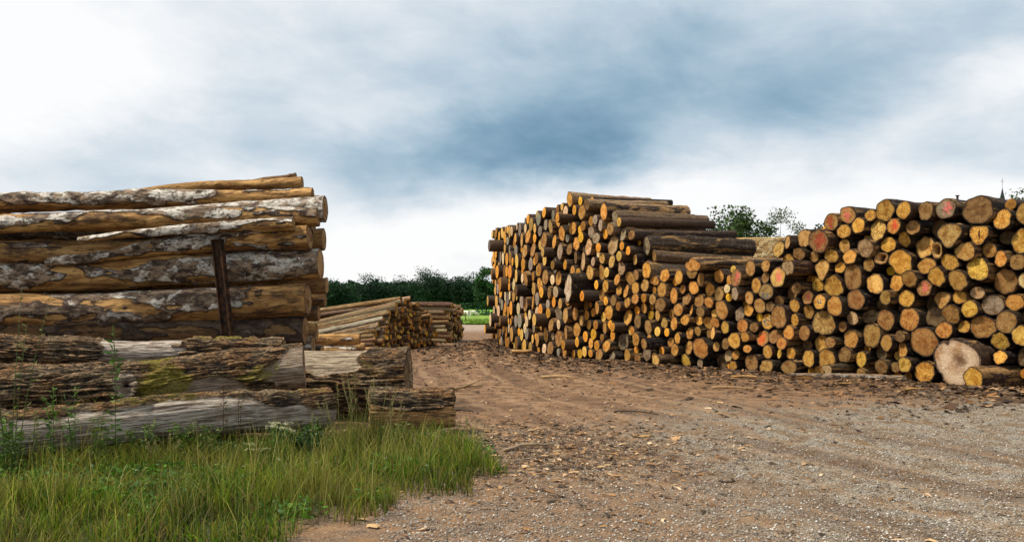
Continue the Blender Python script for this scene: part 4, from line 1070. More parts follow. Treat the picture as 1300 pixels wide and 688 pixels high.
def blades(name, x, y, hmin, hmax, wid, cols, lean, label, cat, mat=None, parent=None, kind='stuff', base=None):
    n = len(x); rg2 = np.random.default_rng(n)
    H = rg2.uniform(hmin, hmax, n)*(.3+1.5*fbm(x*2.0, y*2.0, seed=4)**1.3); a = rg2.uniform(0, 6.28, n); ln = np.abs(rg2.normal(0, lean, n))*H; la = rg2.uniform(0, 6.28, n)
    w = wid*rg2.uniform(.6, 1.4, n)
    z = gh(x, y)-.01 if base is None else base
    lv = [(0, 1.0), (.35, .9), (.7, .6)]
    V = np.zeros((n, 7, 3))
    for j, (q, ww) in enumerate(lv):
        cx = x+ln*np.cos(la)*q*q; cy = y+ln*np.sin(la)*q*q; cz = z+H*q*(1-.15*q)
        V[:, 2*j] = np.stack([cx-np.cos(a)*w*ww, cy-np.sin(a)*w*ww, cz], -1); V[:, 2*j+1] = np.stack([cx+np.cos(a)*w*ww, cy+np.sin(a)*w*ww, cz], -1)
    V[:, 6] = np.stack([x+ln*np.cos(la), y+ln*np.sin(la), z+H*.85], -1)
    b = np.arange(n)[:, None]*7
    # tips as degenerate-free quads: keep triangles separate through from_pydata-free path
    Ft = np.concatenate([b+np.array([[0, 1, 3]]), b+np.array([[0, 3, 2]]), b+np.array([[2, 3, 5]]), b+np.array([[2, 5, 4]]), b+np.array([[4, 5, 6]])], 0)
    cols = np.array(cols); tint = cols[rg2.integers(0, len(cols), n)]*rg2.uniform(.7, 1.25, (n, 1))
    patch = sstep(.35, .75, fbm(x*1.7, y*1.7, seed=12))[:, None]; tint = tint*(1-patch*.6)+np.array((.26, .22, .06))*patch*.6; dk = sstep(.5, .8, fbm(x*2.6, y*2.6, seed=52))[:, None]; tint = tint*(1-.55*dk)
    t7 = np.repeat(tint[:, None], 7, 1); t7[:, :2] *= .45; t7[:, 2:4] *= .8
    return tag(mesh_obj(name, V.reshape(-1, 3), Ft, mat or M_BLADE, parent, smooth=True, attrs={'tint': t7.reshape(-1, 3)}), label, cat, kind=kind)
def turf_edge(y): return np.interp(y, [5, 6.3, 7.2, 7.9, 9.0, 9.9, 10.3], [-2.2, -1.25, -.6, -.2, -.45, -.9, -1.3])
n = 130000
gy = 5.0+5.0*rg.random(n)**.9; gx = rg.uniform(-7.2, .6, n)
m_ = gx+rg.exponential(.13, n) < turf_edge(gy)+.12+(fbm(gx*1.8, gy*1.8, seed=2)-.5)*1.6
m_ &= rg.random(n) < .08+1.3*fbm(gx*2.2, gy*2.2, seed=6)**1.6
gx, gy = gx[m_], gy[m_]
GR = [(.045, .09, .008), (.08, .16, .010), (.14, .26, .014), (.22, .29, .02), (.36, .32, .07), (.035, .08, .009), (.11, .21, .010), (.28, .27, .05), (.2, .13, .05)]
gy_ = 9.7-gy; hs = np.clip(.55+.9*gy_/2, .5, 1.0)
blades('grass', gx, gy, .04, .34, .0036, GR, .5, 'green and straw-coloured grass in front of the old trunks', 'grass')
n = 7500
sx = rg.uniform(-7, .3, n); sy = rg.uniform(5.5, 9.7, n); m_ = (sx < turf_edge(sy)+.1) & (rg.random(n) < 1.5*fbm(sx*1.9, sy*1.9, seed=63)**2); sx, sy = sx[m_], sy[m_]
blades('seeding_grass', sx, sy, .3, .62, .0022, [(.62, .54, .2), (.5, .44, .13), (.36, .38, .09), (.3, .2, .08)], .3, 'scattered taller straw-coloured stalks rising out of the grass', 'grass')
# low leafy cover at the right end of the turf
n = 26000
cx = rg.uniform(-6.5, .5, n); cy = rg.uniform(5.2, 9.6, n); m_ = (cx < turf_edge(cy)+.15+(vnoise(cx*3, cy*3, seed=8)-.5)*.5) & (vnoise(cx*1.8, cy*1.8, seed=18) > .72-.17*(cx > -2)); cx, cy = cx[m_], cy[m_]
def leaf_cloud(pos, size, cols, name, mat, parent=None, normal_up=.5, seed=1, aspect=.55):
    pos = np.asarray(pos); n = len(pos); r2 = np.random.default_rng(seed)
    d = r2.normal(0, 1, (n, 3)); d[:, 2] = np.abs(d[:, 2])*.6-.1; d /= np.linalg.norm(d, axis=1)[:, None]
    u = np.cross(d, r2.normal(0, 1, (n, 3))+np.array((0, 0, normal_up))); u /= np.linalg.norm(u, axis=1)[:, None]+1e-6
    w = np.cross(d, u); s = (size*r2.uniform(.6, 1.4, n))[:, None]
    V = np.stack([pos, pos+d*s*.5+u*s*aspect*.5+w*s*.06, pos+d*s, pos+d*s*.5-u*s*aspect*.5+w*s*.06], 1)
    b = np.arange(n)[:, None]*4
    Ft = np.concatenate([b+np.array([[0, 1, 2]]), b+np.array([[0, 2, 3]])], 0)
    cols = np.array(cols); tint = cols[r2.integers(0, len(cols), n)]*r2.uniform(.65, 1.3, (n, 1))
    return mesh_obj(name, V.reshape(-1, 3), Ft, mat, parent, smooth=False, attrs={'tint': np.repeat(tint, 4, 0)})
cz = gh(cx, cy)+rg.uniform(.01, .15, len(cx))
tag(leaf_cloud(np.stack([cx, cy, cz], -1), .045, [(.08, .19, .02), (.06, .14, .02), (.12, .24, .03), (.05, .11, .02)], 'ground_cover', M_LEAF, seed=3), 'low clover-like leaves growing in patches through the grass', 'ground cover', kind='stuff')

# ------------------------------------------------------------------ single weeds
def weed(name, base, h, nst, spread, leafn, leaf, cols, label, cat='weed', head=None, headc=None, stemc=(.08, .12, .03), lean=.08, top_leaf=1.0, group=None, bushy=0):
    r2 = random.Random(hash(label) % 1000 if False else int(base[0]*977+base[1]*131) & 0xffff)
    root = empty(name, (base[0], base[1], float(gh(base[0], base[1]))-.01)); tag(root, label, cat, group)
    lp, hp = [], []
    for s in range(nst):
        a = r2.uniform(0, 6.28); hh = h*r2.uniform(.7, 1) if s else h
        ox, oy = math.cos(a)*spread*.25*(s > 0), math.sin(a)*spread*.25*(s > 0)
        tx, ty = (math.cos(a)*spread*(s > 0)+r2.gauss(0, lean)*h), (math.sin(a)*spread*(s > 0)+r2.gauss(0, lean)*h)
        pts = [Vector((ox+tx*q**1.6, oy+ty*q**1.6, hh*q)) for q in (0, .25, .5, .75, 1)]
        mb = MB(); mb.tube(pts, [.0045, .004, .0032, .0025, .0012], 5, stemc); mb.build('stem', M_LEAF, root, True)
        for k in range(leafn):
            q = r2.uniform(.12, top_leaf); i = min(3, int(q*4)); w = q*4-i; p = pts[i].lerp(pts[i+1], w)
            rr = bushy*(1-q*.5)
            lp.append(tuple(p+Vector((r2.gauss(0, rr+.006), r2.gauss(0, rr+.006), r2.gauss(0, rr*.6)))))
        hp.append((pts[-1], pts[-2]))
    if lp: leaf_cloud(lp, leaf, cols, 'foliage', M_LEAF, root, seed=int(h*1000), aspect=.3)
    if head:
        mb = MB()
        for p, p2 in hp:
            if head == 'umbel':
                for k in range(7):
                    q = p+Vector((r2.gauss(0, .03), r2.gauss(0, .03), r2.uniform(0, .025))); mb.tube([p-Vector((0, 0, .04)), q], .0012, 4, stemc)
                    for _ in range(7):
                        c = q+Vector((r2.gauss(0, .010), r2.gauss(0, .010), r2.gauss(0, .004))); s_ = .006
                        mb.quad([c+Vector((-s_, 0, 0)), c+Vector((0, -s_, .002)), c+Vector((s_, 0, 0)), c+Vector((0, s_, .002))], headc)
            elif head == 'panicle':
                for k in range(26):
                    q = p.lerp(p2, r2.uniform(-.1, .9)); d = Vector((r2.gauss(0, 1), r2.gauss(0, 1), r2.uniform(.3, 1.6))).normalized()
                    mb.tube([q, q+d*r2.uniform(.012, .035)], [.0022, .0008], 4, headc)
            elif head == 'dock':
                for k in range(60):
                    q = p.lerp(p2, r2.uniform(0, 1.6)); c = q+Vector((r2.gauss(0, .010), r2.gauss(0, .010), r2.gauss(0, .01))); s_ = r2.uniform(.004, .008)
                    d = Vector((r2.gauss(0, 1), r2.gauss(0, 1), r2.gauss(0, 1))).normalized()*s_; e = d.cross(Vector((0, 0, 1)))
                    mb.quad([c-d, c-e, c+d, c+e], headc)
        mb.build('flower_head' if head == 'umbel' else 'seed_head', M_LEAF, root)
    return root
def gp(px, Y): return ((px-650)/F*Y, Y)
Gn = [(.06, .13, .02), (.09, .18, .03), (.05, .10, .02)]
weed('tall_weed', gp(147, 8.2), 1.36, 1, .05, 70, .085, Gn, 'tall green leafy weed crossing in front of the round knot', head='panicle', headc=(.16, .2, .05), lean=.03)
weed('tall_weed', gp(68, 7.85), .82, 2, .06, 60, .055, [(.10, .2, .03), (.08, .16, .03)], 'upright feathery weed, left one of a close pair', lean=.03)
weed('tall_weed', gp(96, 7.95), .80, 4, .10, 45, .05, [(.11, .21, .03), (.13, .22, .05)], 'many-stemmed feathery weed, right one of a close pair', lean=.05)
weed('tall_weed', gp(42, 7.75), .62, 2, .05, 30, .04, [(.16, .2, .04)], 'yellowish weed with a fluffy top at the far left', head='panicle', headc=(.3, .3, .08))
weed('tall_weed', gp(6, 7.55), .60, 3, .07, 50, .07, Gn, 'dark green weed at the left edge of the picture', lean=.05)
weed('tall_weed', gp(14, 7.3), 1.72, 5, .16, 16, .05, [(.10, .14, .03), (.13, .17, .04)], 'very tall wispy weed at the left edge reaching up before the long stems', head='panicle', headc=(.2, .2, .06), lean=.05)
weed('dock_plant', gp(284, 8.75), .98, 1, .05, 22, .06, [(.09, .05, .02), (.05, .06, .02)], 'tall reddish-brown dock gone to seed before the silvery trunk', 'dock', head='dock', headc=(.06, .028, .014), stemc=(.07, .03, .015), lean=.02)
weed('dock_plant', gp(303, 8.9), .74, 2, .04, 16, .05, [(.09, .06, .02), (.06, .07, .02)], 'shorter brown dock right beside the tall one', 'dock', head='dock', headc=(.10, .055, .025), stemc=(.07, .04, .015), lean=.02)
weed('tall_weed', gp(250, 8.65), .5, 2, .05, 12, .04, [(.14, .12, .04)], 'small withered weed left of the brown docks', head='dock', headc=(.16, .12, .05))
weed('flowering_plant', gp(347, 8.5), .42, 7, .10, 40, .05, [(.09, .2, .03), (.07, .16, .02)], 'white-flowered bushy plant in front of the silvery trunk', 'wildflower', head='umbel', headc=(.8, .76, .6))
weed('flowering_plant', gp(322, 8.2), .26, 3, .06, 14, .04, Gn, 'low plant with flat cream flower heads, left of the white-flowered one', 'wildflower', head='umbel', headc=(.62, .6, .38))
weed('leafy_bush', gp(388, 8.75), .36, 12, .16, 70, .07, [(.03, .075, .015), (.045, .1, .02), (.025, .06, .015)], 'dark green leafy clump under the end of the silvery trunk', 'bush', bushy=.035)
for px, Y, h, lab in [(22, 7.6, .5, 'leafy weed before the trunks, second from the left edge'), (118, 8.0, .55, 'weed between the feathery pair and the tall leafy weed'), (182, 8.3, .42, 'low weed just right of the round knot, against the silvery trunk'), (222, 8.5, .46, 'slender weed in front of the mossy patch'), (262, 8.7, .38, 'small green weed left of the tall dock'), (408, 9.0, .42, 'green weed at the end of the silvery trunk'), (505, 9.3, .3, 'low weed in front of the short trunk section'), (560, 9.2, .26, 'small weed by the right end of the short trunk section')]:
    weed('tall_weed', gp(px, Y), h, 5, .12, 44, .055, [(.06, .12, .02), (.10, .17, .03), (.16, .18, .04)], lab, lean=.07, bushy=.012)
for i, (px, Y, h, lab) in enumerate([(432, 8.6, .82, 'bent pale grass stalks at the left of the tall grass clump'), (455, 8.9, .98, 'tallest clump of seeding grass before the grey trunk end'), (478, 8.8, .84, 'seeding grass clump just left of the short trunk section'), (497, 8.4, .62, 'thin grass stalks in front of the short trunk section'), (395, 8.4, .55, 'straw grass stalks by the dark leafy clump'), (540, 8.2, .40, 'small tuft of dry grass in front of the bark strip'), (592, 9.4, .36, 'dry upright stalks at the right tip of the turf'), (210, 8.0, .38, 'short seeding grass tuft under the silvery trunk')]):
    weed('tall_grass', gp(px, Y), h, 7 if i < 3 else 5, .15, 0, .05, Gn, lab, 'grass tuft', head='panicle', headc=(.34, .28, .12), stemc=(.2, .21, .06), lean=.06)
    bx, by = gp(px, Y); rr = rg.normal(0, .09, (2, 140 if i < 3 else 50))
    blades('blade_cluster', bx+rr[0], by+rr[1], h*.3, h*.75, .003, [(.09, .14, .02), (.16, .17, .04), (.12, .17, .03)], .35, None, None, kind='stuff')['label'] = 'long grass blades around ' + lab
    C.objects[-1]['category'] = 'grass'
# small white daisies in the turf
for i in range(14):
    px, Y = random.uniform(300, 420) if i < 9 else random.uniform(40, 620), random.uniform(7.4, 8.1)
    x, y = gp(px, Y); z = float(gh(x, y)); rt = empty('daisy', (x, y, z)); tag(rt, 'small white daisy in the short grass below the old trunks', 'daisy', 'small daisies in the grass')
    mb = MB(); mb.tube([(0, 0, 0), (.01, 0, .14)], .0015, 4, (.08, .14, .03)); mb.build('stem', M_LEAF, rt)
    mb = MB(); mb.tube([(.01, 0, .139), (.01, 0, .144)], .004, 6, (.6, .45, .03)); mb.build('flower_center', M_LEAF, rt)
    mb = MB()
    for k in range(9):
        a = k*2*PI/9; d = Vector((math.cos(a), math.sin(a), .15)); e = Vector((-math.sin(a), math.cos(a), 0))*.0035; c = Vector((.01, 0, .142))
        mb.quad([c+d*.004, c+d*.011+e, c+d*.016, c+d*.011-e], (.8, .8, .76))
    mb.build('petals', M_LEAF, rt)

# ------------------------------------------------------------------ poles, sticks and chunks lying about
POLES = [(1004, 477, 17.6, 1150, 477, 17.0, .085, (.35, .35, .1), 'grey pole lying on the ground along the foot of the stack')]
for i, (xa, ya, Ya, xb, yb, Yb, r, c, lab) in enumerate(POLES):
    A, B = at(xa, ya, Ya), at(xb, yb, Yb); A.z = float(gh(A.x, A.y))+r*.9; B.z = float(gh(B.x, B.y))+r*.9
    o = long_log('fallen_pole', A, B, r, r*.9, 500+i, c, n=28, step=.06, end_c=(.4, .28, .18), bend=.02); tag(o, lab, 'pole')
def stick(px0, Y0, px1, Y1, r, col, lab, name='fallen_branch', cat='branch', fork=False):
    A = Vector((*gp(px0, Y0), 0)); B = Vector((*gp(px1, Y1), 0)); pts = []
    for k in range(7):
        q = k/6; p = A.lerp(B, q); p.x += random.gauss(0, .02); p.y += random.gauss(0, .02); p.z = float(gh(p.x, p.y))+r*1.1+.02*math.sin(PI*q); pts.append(p)
    mb = MB(); mb.tube([p-A for p in pts], [r*(1-.5*k/6) for k in range(7)], 7, col)
    if fork: 
        s = pts[3]-A; d = (B-A).normalized(); mb.tube([s, s+d*.25+Vector((.02, .16, .03)), s+d*.5+Vector((.0, .2, .05))], [r*.7, r*.5, r*.2], 6, col)
    o = mb.build(name, M_CHIP, smooth=True); o.location = A; tag(o, lab, cat)
stick(556, 15.2, 614, 16.4, .03, (.3, .19, .09), 'forked tan branch on the bare earth left of the track', fork=True)
stick(578, 12.6, 600, 12.5, .02, (.06, .04, .03), 'short dark stick just right of the short trunk section')
stick(780, 12.4, 832, 11.9, .014, (.05, .035, .025), 'thin dark broken stick lying on the gravel in the middle')
stick(640, 9.1, 700, 9.5, .02, (.3, .22, .14), 'pale thin stick among the bark crumbs in the foreground')
stick(690, 18.5, 730, 18.0, .03, (.42, .27, .13), 'tan split stick in the bark litter before the stack')
stick(905, 15.8, 960, 15.6, .028, (.33, .2, .1), 'tan stick in the litter right of the middle')
stick(560, 9.6, 628, 9.5, .018, (.22, .17, .12), 'thin grey stick beyond the right tip of the turf')
def chunk(px, Y, L, r, col, lab, ang):
    x, y = gp(px, Y); P = Vector((x, y, float(gh(x, y))+r*.55)); d = Vector((math.cos(ang), math.sin(ang), .04))*L/2
    o = long_log('wood_chunk', P-d, P+d, r, r*.7, 600+int(px), col, n=22, step=.05, end_c=(.6, .42, .25), bend=.03, rough_end=.08); o.scale = (1.4, .62, 1); tag(o, lab, 'wood chunk')
chunk(662, 25.6, .62, .13, (1.5, .2, 0), 'pale split chunk of wood at the foot of the stack near its far end', .25)
chunk(815, 10.15, .20, .03, (1.5, .2, 0), 'small orange sliver of wood on the earth in the foreground', .1)
chunk(1075, 16.8, .55, .05, (1.5, .2, 0), 'reddish split piece lying before the grey pole', .5)
chunk(945, 18.4, .5, .05, (1.4, .2, .1), 'pale curled bark piece before the squarish ground end', -.3)
chunk(1160, 15.4, .4, .045, (1.5, .2, 0), 'orange bark piece left of the huge pale disc', .2)

# a stake standing behind the right-hand stack
sp = at(1214, 249, 21.0); rt = empty('stack_stake', (sp.x, sp.y, 0)); tag(rt, 'thin dark stake whose tip shows above the skyline logs near the faded red end', 'post')
mb = MB(); mb.tube([(0, 0, 0), (0.03, 0, sp.z)], .028, 8); mb.build('shaft', M_RUST, rt, True)
mb = MB(); mb.box((.03, 0, sp.z+.01), (.075, .075, .02)); mb.build('top_cap', M_RUST, rt)

# ================================================================== sawn timber packs behind the dip
def pack_of_boards(x, y, z, w, dpt, h, rz, lab):
    rt = empty('timber_pack', (x, y, z), rz); tag(rt, lab, 'timber pack', 'packs of sawn boards behind the stack')
    mb = MB(); rows = int(h/.075)
    for k in range(rows):
        zz = .1+(k+.5)*.075
        xx = -w/2
        while xx < w/2-.05:
            bw = random.uniform(.12, .24); bw = min(bw, w/2-xx)
            c = random.choice([(.86, .62, .28), (.92, .7, .36), (.66, .42, .17), (.95, .8, .48), (.82, .6, .3)])
            mb.box((xx+bw/2, random.uniform(-.02, .02), zz), (bw-.015, dpt+random.uniform(-.08, .08), .055), col=c); xx += bw
    mb.build('boards', M_LUMBER, rt)
    mb = MB()
    for k in range(0, rows, 3):
        for q in (-.4, 0, .4): mb.box((0, q*dpt, .1+k*.075+.004), (w+.02, .06, .014), col=(.4, .28, .15))
    mb.build('spacer_strips', M_LUMBER, rt)
    mb = MB()
    for q in (-.35, 0, .35): mb.box((q*w, 0, .045), (.1, dpt, .09), col=(.35, .24, .14))
    mb.build('bearer', M_LUMBER, rt)
names = ['bottom', 'second', 'third', 'top']
for cidx, (x, y, w, rz, tz) in enumerate([(10.4, 35.2, 2.3, -.1, 4.42), (8.1, 36.6, 2.1, -.1, 4.32)]):
    for k in range(4):
        h = tz/4; pack_of_boards(x+random.uniform(-.04, .04), y, k*h, w, 3.0, h-.1, rz, f"{names[k]} pack of sawn boards in the {'right' if cidx == 0 else 'left'} column behind the dip of the stack")

# ================================================================== trees
def tree(x, y, h, cw, ch, nleaf, leaf, cols, lab, airy=0.0, group='trees behind the stacks', seed=1, trunk_r=.18):
    r2 = random.Random(seed); rt = empty('broadleaf_tree', (x, y, 0)); tag(rt, lab, 'tree', group)
    mb = MB(); cb = h-ch
    mb.tube([(0, 0, -.1), (.05, .03, cb*.6), (.1, -.05, cb+ch*.35), (.05, 0, h*.92)], [trunk_r, trunk_r*.8, trunk_r*.5, trunk_r*.08], 8)
    tips = []
    for k in range(16):
        z0 = cb*.75+ch*.62*(k/16); a = r2.uniform(0, 6.28); q = (z0-cb)/ch; L = cw*(.5-.28*max(0, q))*r2.uniform(.6, 1.1)
        s = Vector((.08, 0, z0)); m1 = s+Vector((math.cos(a)*L*.5, math.sin(a)*L*.5, L*.25)); e = s+Vector((math.cos(a)*L, math.sin(a)*L, L*.55+.3)); e.z = min(e.z, h)
        mb.tube([s, m1, e], [trunk_r*.35, trunk_r*.2, .02], 5); tips += [m1, e, m1.lerp(e, .5)]
    for k in range(14):
        a = r2.uniform(0, 6.28); q = r2.random(); rr = cw*.5*math.sqrt(max(0, 1-(q*1.6-.7)**2))*r2.uniform(.5, 1); tips.append(Vector((math.cos(a)*rr, math.sin(a)*rr, cb+ch*q*.98)))
    mb.build('trunk', M_TRUNK, rt, True)
    r3 = np.random.default_rng(seed); T_ = np.array([tuple(t) for t in tips]); idx = r3.integers(0, len(T_), nleaf)
    sc = np.array([r2.uniform(.13, .26) for _ in tips])*cw*(1-.25*airy)
    P = T_[idx]+np.clip(r3.normal(0, 1, (nleaf, 3)), -1.5, 1.5)*.8*sc[idx][:, None]*np.array([.75, .75, .6])
    shade = [r2.uniform(.55, 1.3) for _ in tips]
    o = leaf_cloud(P, leaf, cols, 'crown', M_TREE, rt, seed=seed, aspect=.7)
    col = np.empty(len(o.data.vertices)*4, np.float32); at_ = o.data.attributes['tint'].data; at_.foreach_get('color', col); col = col.reshape(-1, 4)
    col[:, :3] *= np.repeat(np.array(shade)[idx], 4)[:, None]; at_.foreach_set('color', col.ravel())
    return rt
DG = [(.03, .06, .014), (.045, .085, .02), (.06, .105, .025), (.025, .045, .012)]
AG = [(.06, .09, .03), (.09, .12, .045), (.05, .07, .025), (.12, .14, .06)]
def tx(px, Y): return (px-650)/F*Y
def th_(py, Y): return EYE+(HZ-py)/F*Y
tree(tx(923, 80), 80, th_(271, 80), 6.4, 7, 16000, .26, DG, 'dark tree rising behind the timber packs, leftmost of three', seed=3)
tree(tx(949, 86), 86, th_(280, 86), 7.0, 6.5, 16000, .26, DG, 'rounded dark tree between the leftmost and the airy tree', seed=4)
tree(tx(990, 76), 76, th_(271, 76), 4.6, 5, 8000, .16, AG, 'airy see-through tree right of the dark ones', airy=1, seed=5, trunk_r=.09)
tree(tx(1040, 90), 90, th_(281, 90), 4.5, 5, 6000, .26, DG, 'tree top just showing over the sloping skyline of the stack', seed=6)
tree(tx(1304, 95), 95, th_(236, 95), 4.5, 6, 1500, .28, DG, 'tree whose twigs show at the right edge of the picture above the stack', seed=7)
tree(tx(617, 150), 150, th_(341, 150), 4.4, 7, 8000, .35, [(.025, .075, .02), (.04, .11, .03), (.03, .09, .02)], 'green tree touching the left flank of the right-hand stack', seed=8)
for i, (px, top, Y, cw, lab) in enumerate([(541, 346, 300, 13, 'rounded taller tree standing out of the distant wood'), (466, 354, 310, 13, 'low rounded tree in the distant wood above the tilted poles'), (428, 357, 290, 11, 'tree of the distant wood nearest the left stack'), (568, 351, 320, 15, 'wide tree of the distant wood right of the tallest one'), (505, 356, 315, 12, 'tree of the distant wood between the tilted poles and the tallest crown'), (592, 349, 305, 12, 'tree of the distant wood left of the green tree')]):
    tree(tx(px, Y), Y, th_(top, Y), cw, 10, 12000, .5, [(.008, .03, .012), (.012, .042, .016), (.016, .055, .02)], lab, group='trees of the distant wood', seed=20+i, trunk_r=.3)
# the wood itself, far off, one mass
def wood():
    r3 = np.random.default_rng(3); n = 42000
    ang = r3.uniform(-1.15, 1.15, n); dist = 330+r3.random(n)**2*40
    x, y = np.sin(ang)*dist, np.cos(ang)*dist
    top = 9.5+5.0*(fbm(ang*22, 1.0, seed=5, oct=3)-.4)+1.5*(vnoise(ang*110, 2., seed=6)-.5)
    z = top*(1-r3.random(n)**1.6)
    P = np.stack([x, y, z], -1)
    o = leaf_cloud(P, 1.5, [(.006, .026, .011), (.010, .036, .014), (.014, .05, .018), (.008, .03, .014)], 'distant_wood', M_TREE, seed=4, aspect=.8)
    # bushy dark body behind the leaves
    A = np.linspace(-1.2, 1.2, 260); V, Fc = [], []
    for i, a in enumerate(A):
        t = 8.6+5.0*(float(fbm(a*22, 1.0, seed=5, oct=3))-.4)+.8*(float(vnoise(a*110, 2., seed=6))-.5)
        for d, z in ((372, 0), (371, t*.6), (376, t), (395, t*.9), (396, 0)): V.append((math.sin(a)*d, math.cos(a)*d, z))
    for i in range(len(A)-1):
        for k in range(4): b = i*5+k; Fc.append((b, b+5, b+6, b+1))
    c = mesh_obj('wood_depth', V, Fc, M_WOODBACK, o, smooth=True)
    tag(o, 'dark green wood closing the horizon beyond the meadows', 'wood', kind='stuff')
M_WOODBACK = mat_simple('dense dark foliage', (.004, .014, .007), (.01, .035, .014), .5, .95, .4)
wood()
# rough strip between the two meadows, and the hedge foot before the wood
def strip(name, y, x0, x1, h, n, leaf, cols, lab):
    r3 = np.random.default_rng(int(y)); x = r3.uniform(x0, x1, n); P = np.stack([x, y+r3.normal(0, 1.0, n), h*r3.random(n)*(.6+.8*vnoise(x*.4, 0., seed=3))], -1)
    tag(leaf_cloud(P, leaf, cols, name, M_TREE, seed=int(y)+1, aspect=.6), lab, 'hedge', kind='stuff')
strip('rough_hedge', 128, -70, 60, .62, 12000, .35, [(.012, .05, .025), (.02, .07, .03), (.03, .09, .02)], 'low dark rough hedge behind the grazing sheep')
strip('far_hedge', 300, -200, 200, 2.4, 14000, 1.0, [(.015, .06, .02), (.025, .08, .025), (.03, .1, .03)], 'green hedge line in front of the distant wood')
tag(leaf_cloud(np.stack([(lambda u: u)(rg.uniform(-9, 2, 9000)), rg.uniform(70, 84, 9000), np.full(9000, .1)], -1), .25, [(.12, .24, .02), (.17, .28, .03), (.2, .27, .05)], 'meadow_grass', M_TREE, seed=9, aspect=.3), 'tussocky grass at the near edge of the meadow', 'grass', kind='stuff')

# ================================================================== sheep
def sheep(px, Y, heading, graze, lab):
    rt = empty('sheep', (tx(px, Y), Y, .1), heading); tag(rt, lab, 'sheep', 'sheep grazing in the meadow')
    V = [(-.45, 0, .62), (-.2, 0, .66), (.1, 0, .66), (.38, 0, .64)]; Rr = [(.2, .2), (.27, .26), (.28, .27), (.22, .22)]; E = [(0, 1), (1, 2), (2, 3)]
    def add(p, r, par): V.append(p); Rr.append((r, r)); E.append((par, len(V)-1)); return len(V)-1
    if graze: a = add((.58, 0, .48), .12, 3); b = add((.72, 0, .28), .085, a); add((.82, 0, .16), .05, b)
    else: a = add((.55, 0, .78), .12, 3); b = add((.66, 0, .9), .09, a); add((.82, 0, .84), .055, b)
    for s in (-1, 1):
        h = add((.34, s*.12, .42), .075, 3); k = add((.36, s*.12, .24), .04, h); add((.35, s*.12, .02), .03, k)
        h = add((-.38, s*.12, .45), .09, 0); k = add((-.46, s*.12, .26), .045, h); k = add((-.42, s*.12, .12), .032, k); add((-.42, s*.12, .02), .03, k)
    add((-.62, 0, .5), .04, 0)
    me = bpy.data.meshes.new('fleece'); me.from_pydata(V, E, []); me.materials.append(M_WOOL)
    o = bpy.data.objects.new('body', me); C.objects.link(o); o.parent = rt
    sm = o.modifiers.new('skin', 'SKIN'); me.skin_vertices
    if not me.skin_vertices: 
        import bmesh
        bm = bmesh.new(); bm.from_mesh(me); bm.verts.layers.skin.verify(); bm.to_mesh(me); bm.free()
    for i, r in enumerate(Rr): me.skin_vertices[0].data[i].radius = r
    me.skin_vertices[0].data[1].use_root = True
    sub = o.modifiers.new('sub', 'SUBSURF'); sub.levels = sub.render_levels = 2
    mb = MB(); hz, hx = (.22, .74) if graze else (.93, .66)
    for s in (-1, 1): mb.tube([(hx-.02, s*.06, hz+.04), (hx-.04, s*.15, hz+.03)], [.03, .012], 6, (.4, .3, .25))
    mb.build('ears', M_LEAF, rt, True)
sheep(590.5, 103, 2.9, True, 'white sheep standing nearest the farther pole pile, head down')
sheep(601, 108, .35, True, 'white sheep a little farther right, walking away from the pole pile')
# fence along the meadow
rt = empty('wire_fence', (tx(588, 74), 74, 0)); tag(rt, 'thin wire fence with wooden posts at the near edge of the meadow', 'fence')
for k in range(8):
    mb = MB(); mb.tube([(-18+k*4.0+2.2, 0, 0), (-18+k*4.0+2.2, 0, 1.05)], [.05, .045], 7, (.12, .09, .06)); mb.build('post', M_CHIP, rt)
mb = MB()
for z in (.4, .7, .95): mb.tube([(-16, 0, z), (12, 0, z)], .004, 4, (.2, .2, .2))
mb.build('wire', M_CHIP, rt)

# ================================================================== church spire above the right of the stack
Yc = 260; rt = empty('church', (tx(1272.5, Yc), Yc, 0)); tag(rt, 'church with a thin dark spire, its tip just visible above the stack', 'church')
hh = th_(238, Yc); M_STONEW = mat_simple('church stone', (.2, .18, .15), (.34, .31, .26), 2.0); M_SLATE = mat_simple('spire slate', (.015, .018, .022), (.035, .04, .045), 3.0)
mb = MB(); mb.box((0, 0, 12), (5, 5, 24)); mb.build('tower', M_STONEW, rt)
mb = MB(); mb.tube([(0, 0, 24), (0, 0, 26), (0, 0, hh-.3)], [3.6, 2.5, .06], 8); mb.build('spire', M_SLATE, rt)
mb = MB(); mb.tube([(0, 0, hh-.4), (0, 0, hh+3)], .05, 5); mb.box((0, 0, hh+1.9), (1.0, .08, .1)); mb.build('cross', M_SLATE, rt)
mb = MB(); mb.box((0, 12, 5), (9, 18, 10)); mb.build('nave', M_STONEW, rt)
mb = MB(); mb.quad([(-5, 3, 10), (5, 3, 10), (0, 3, 15)]); mb.quad([(-5, 21.3, 10), (0, 21.3, 15), (5, 21.3, 10)]); mb.quad([(-5, 3, 10), (0, 3, 15), (0, 21.3, 15), (-5, 21.3, 10)]); mb.quad([(5, 3, 10), (5, 21.3, 10), (0, 21.3, 15), (0, 3, 15)]); mb.build('roof', M_SLATE, rt)

# ================================================================== sky, sun, camera
SUN_EL, SUN_AZ = math.radians(54), math.radians(-104)     # azimuth measured clockwise from +Y: over the left shoulder
w = bpy.data.worlds.new('World'); scene.world = w; w.use_nodes = True; nt = w.node_tree; nt.nodes.clear(); g = G(nt)
sky = nt.nodes.new('ShaderNodeTexSky'); sky.sky_type = 'NISHITA'; sky.sun_disc = False; sky.sun_elevation = SUN_EL; sky.sun_rotation = SUN_AZ
dirv = g.n('ShaderNodeTexCoord', out=0); s = g.sep(dirv)
az = g.m('ARCTAN2', s[0], s[1]); el = g.m('ARCSINE', s[2])
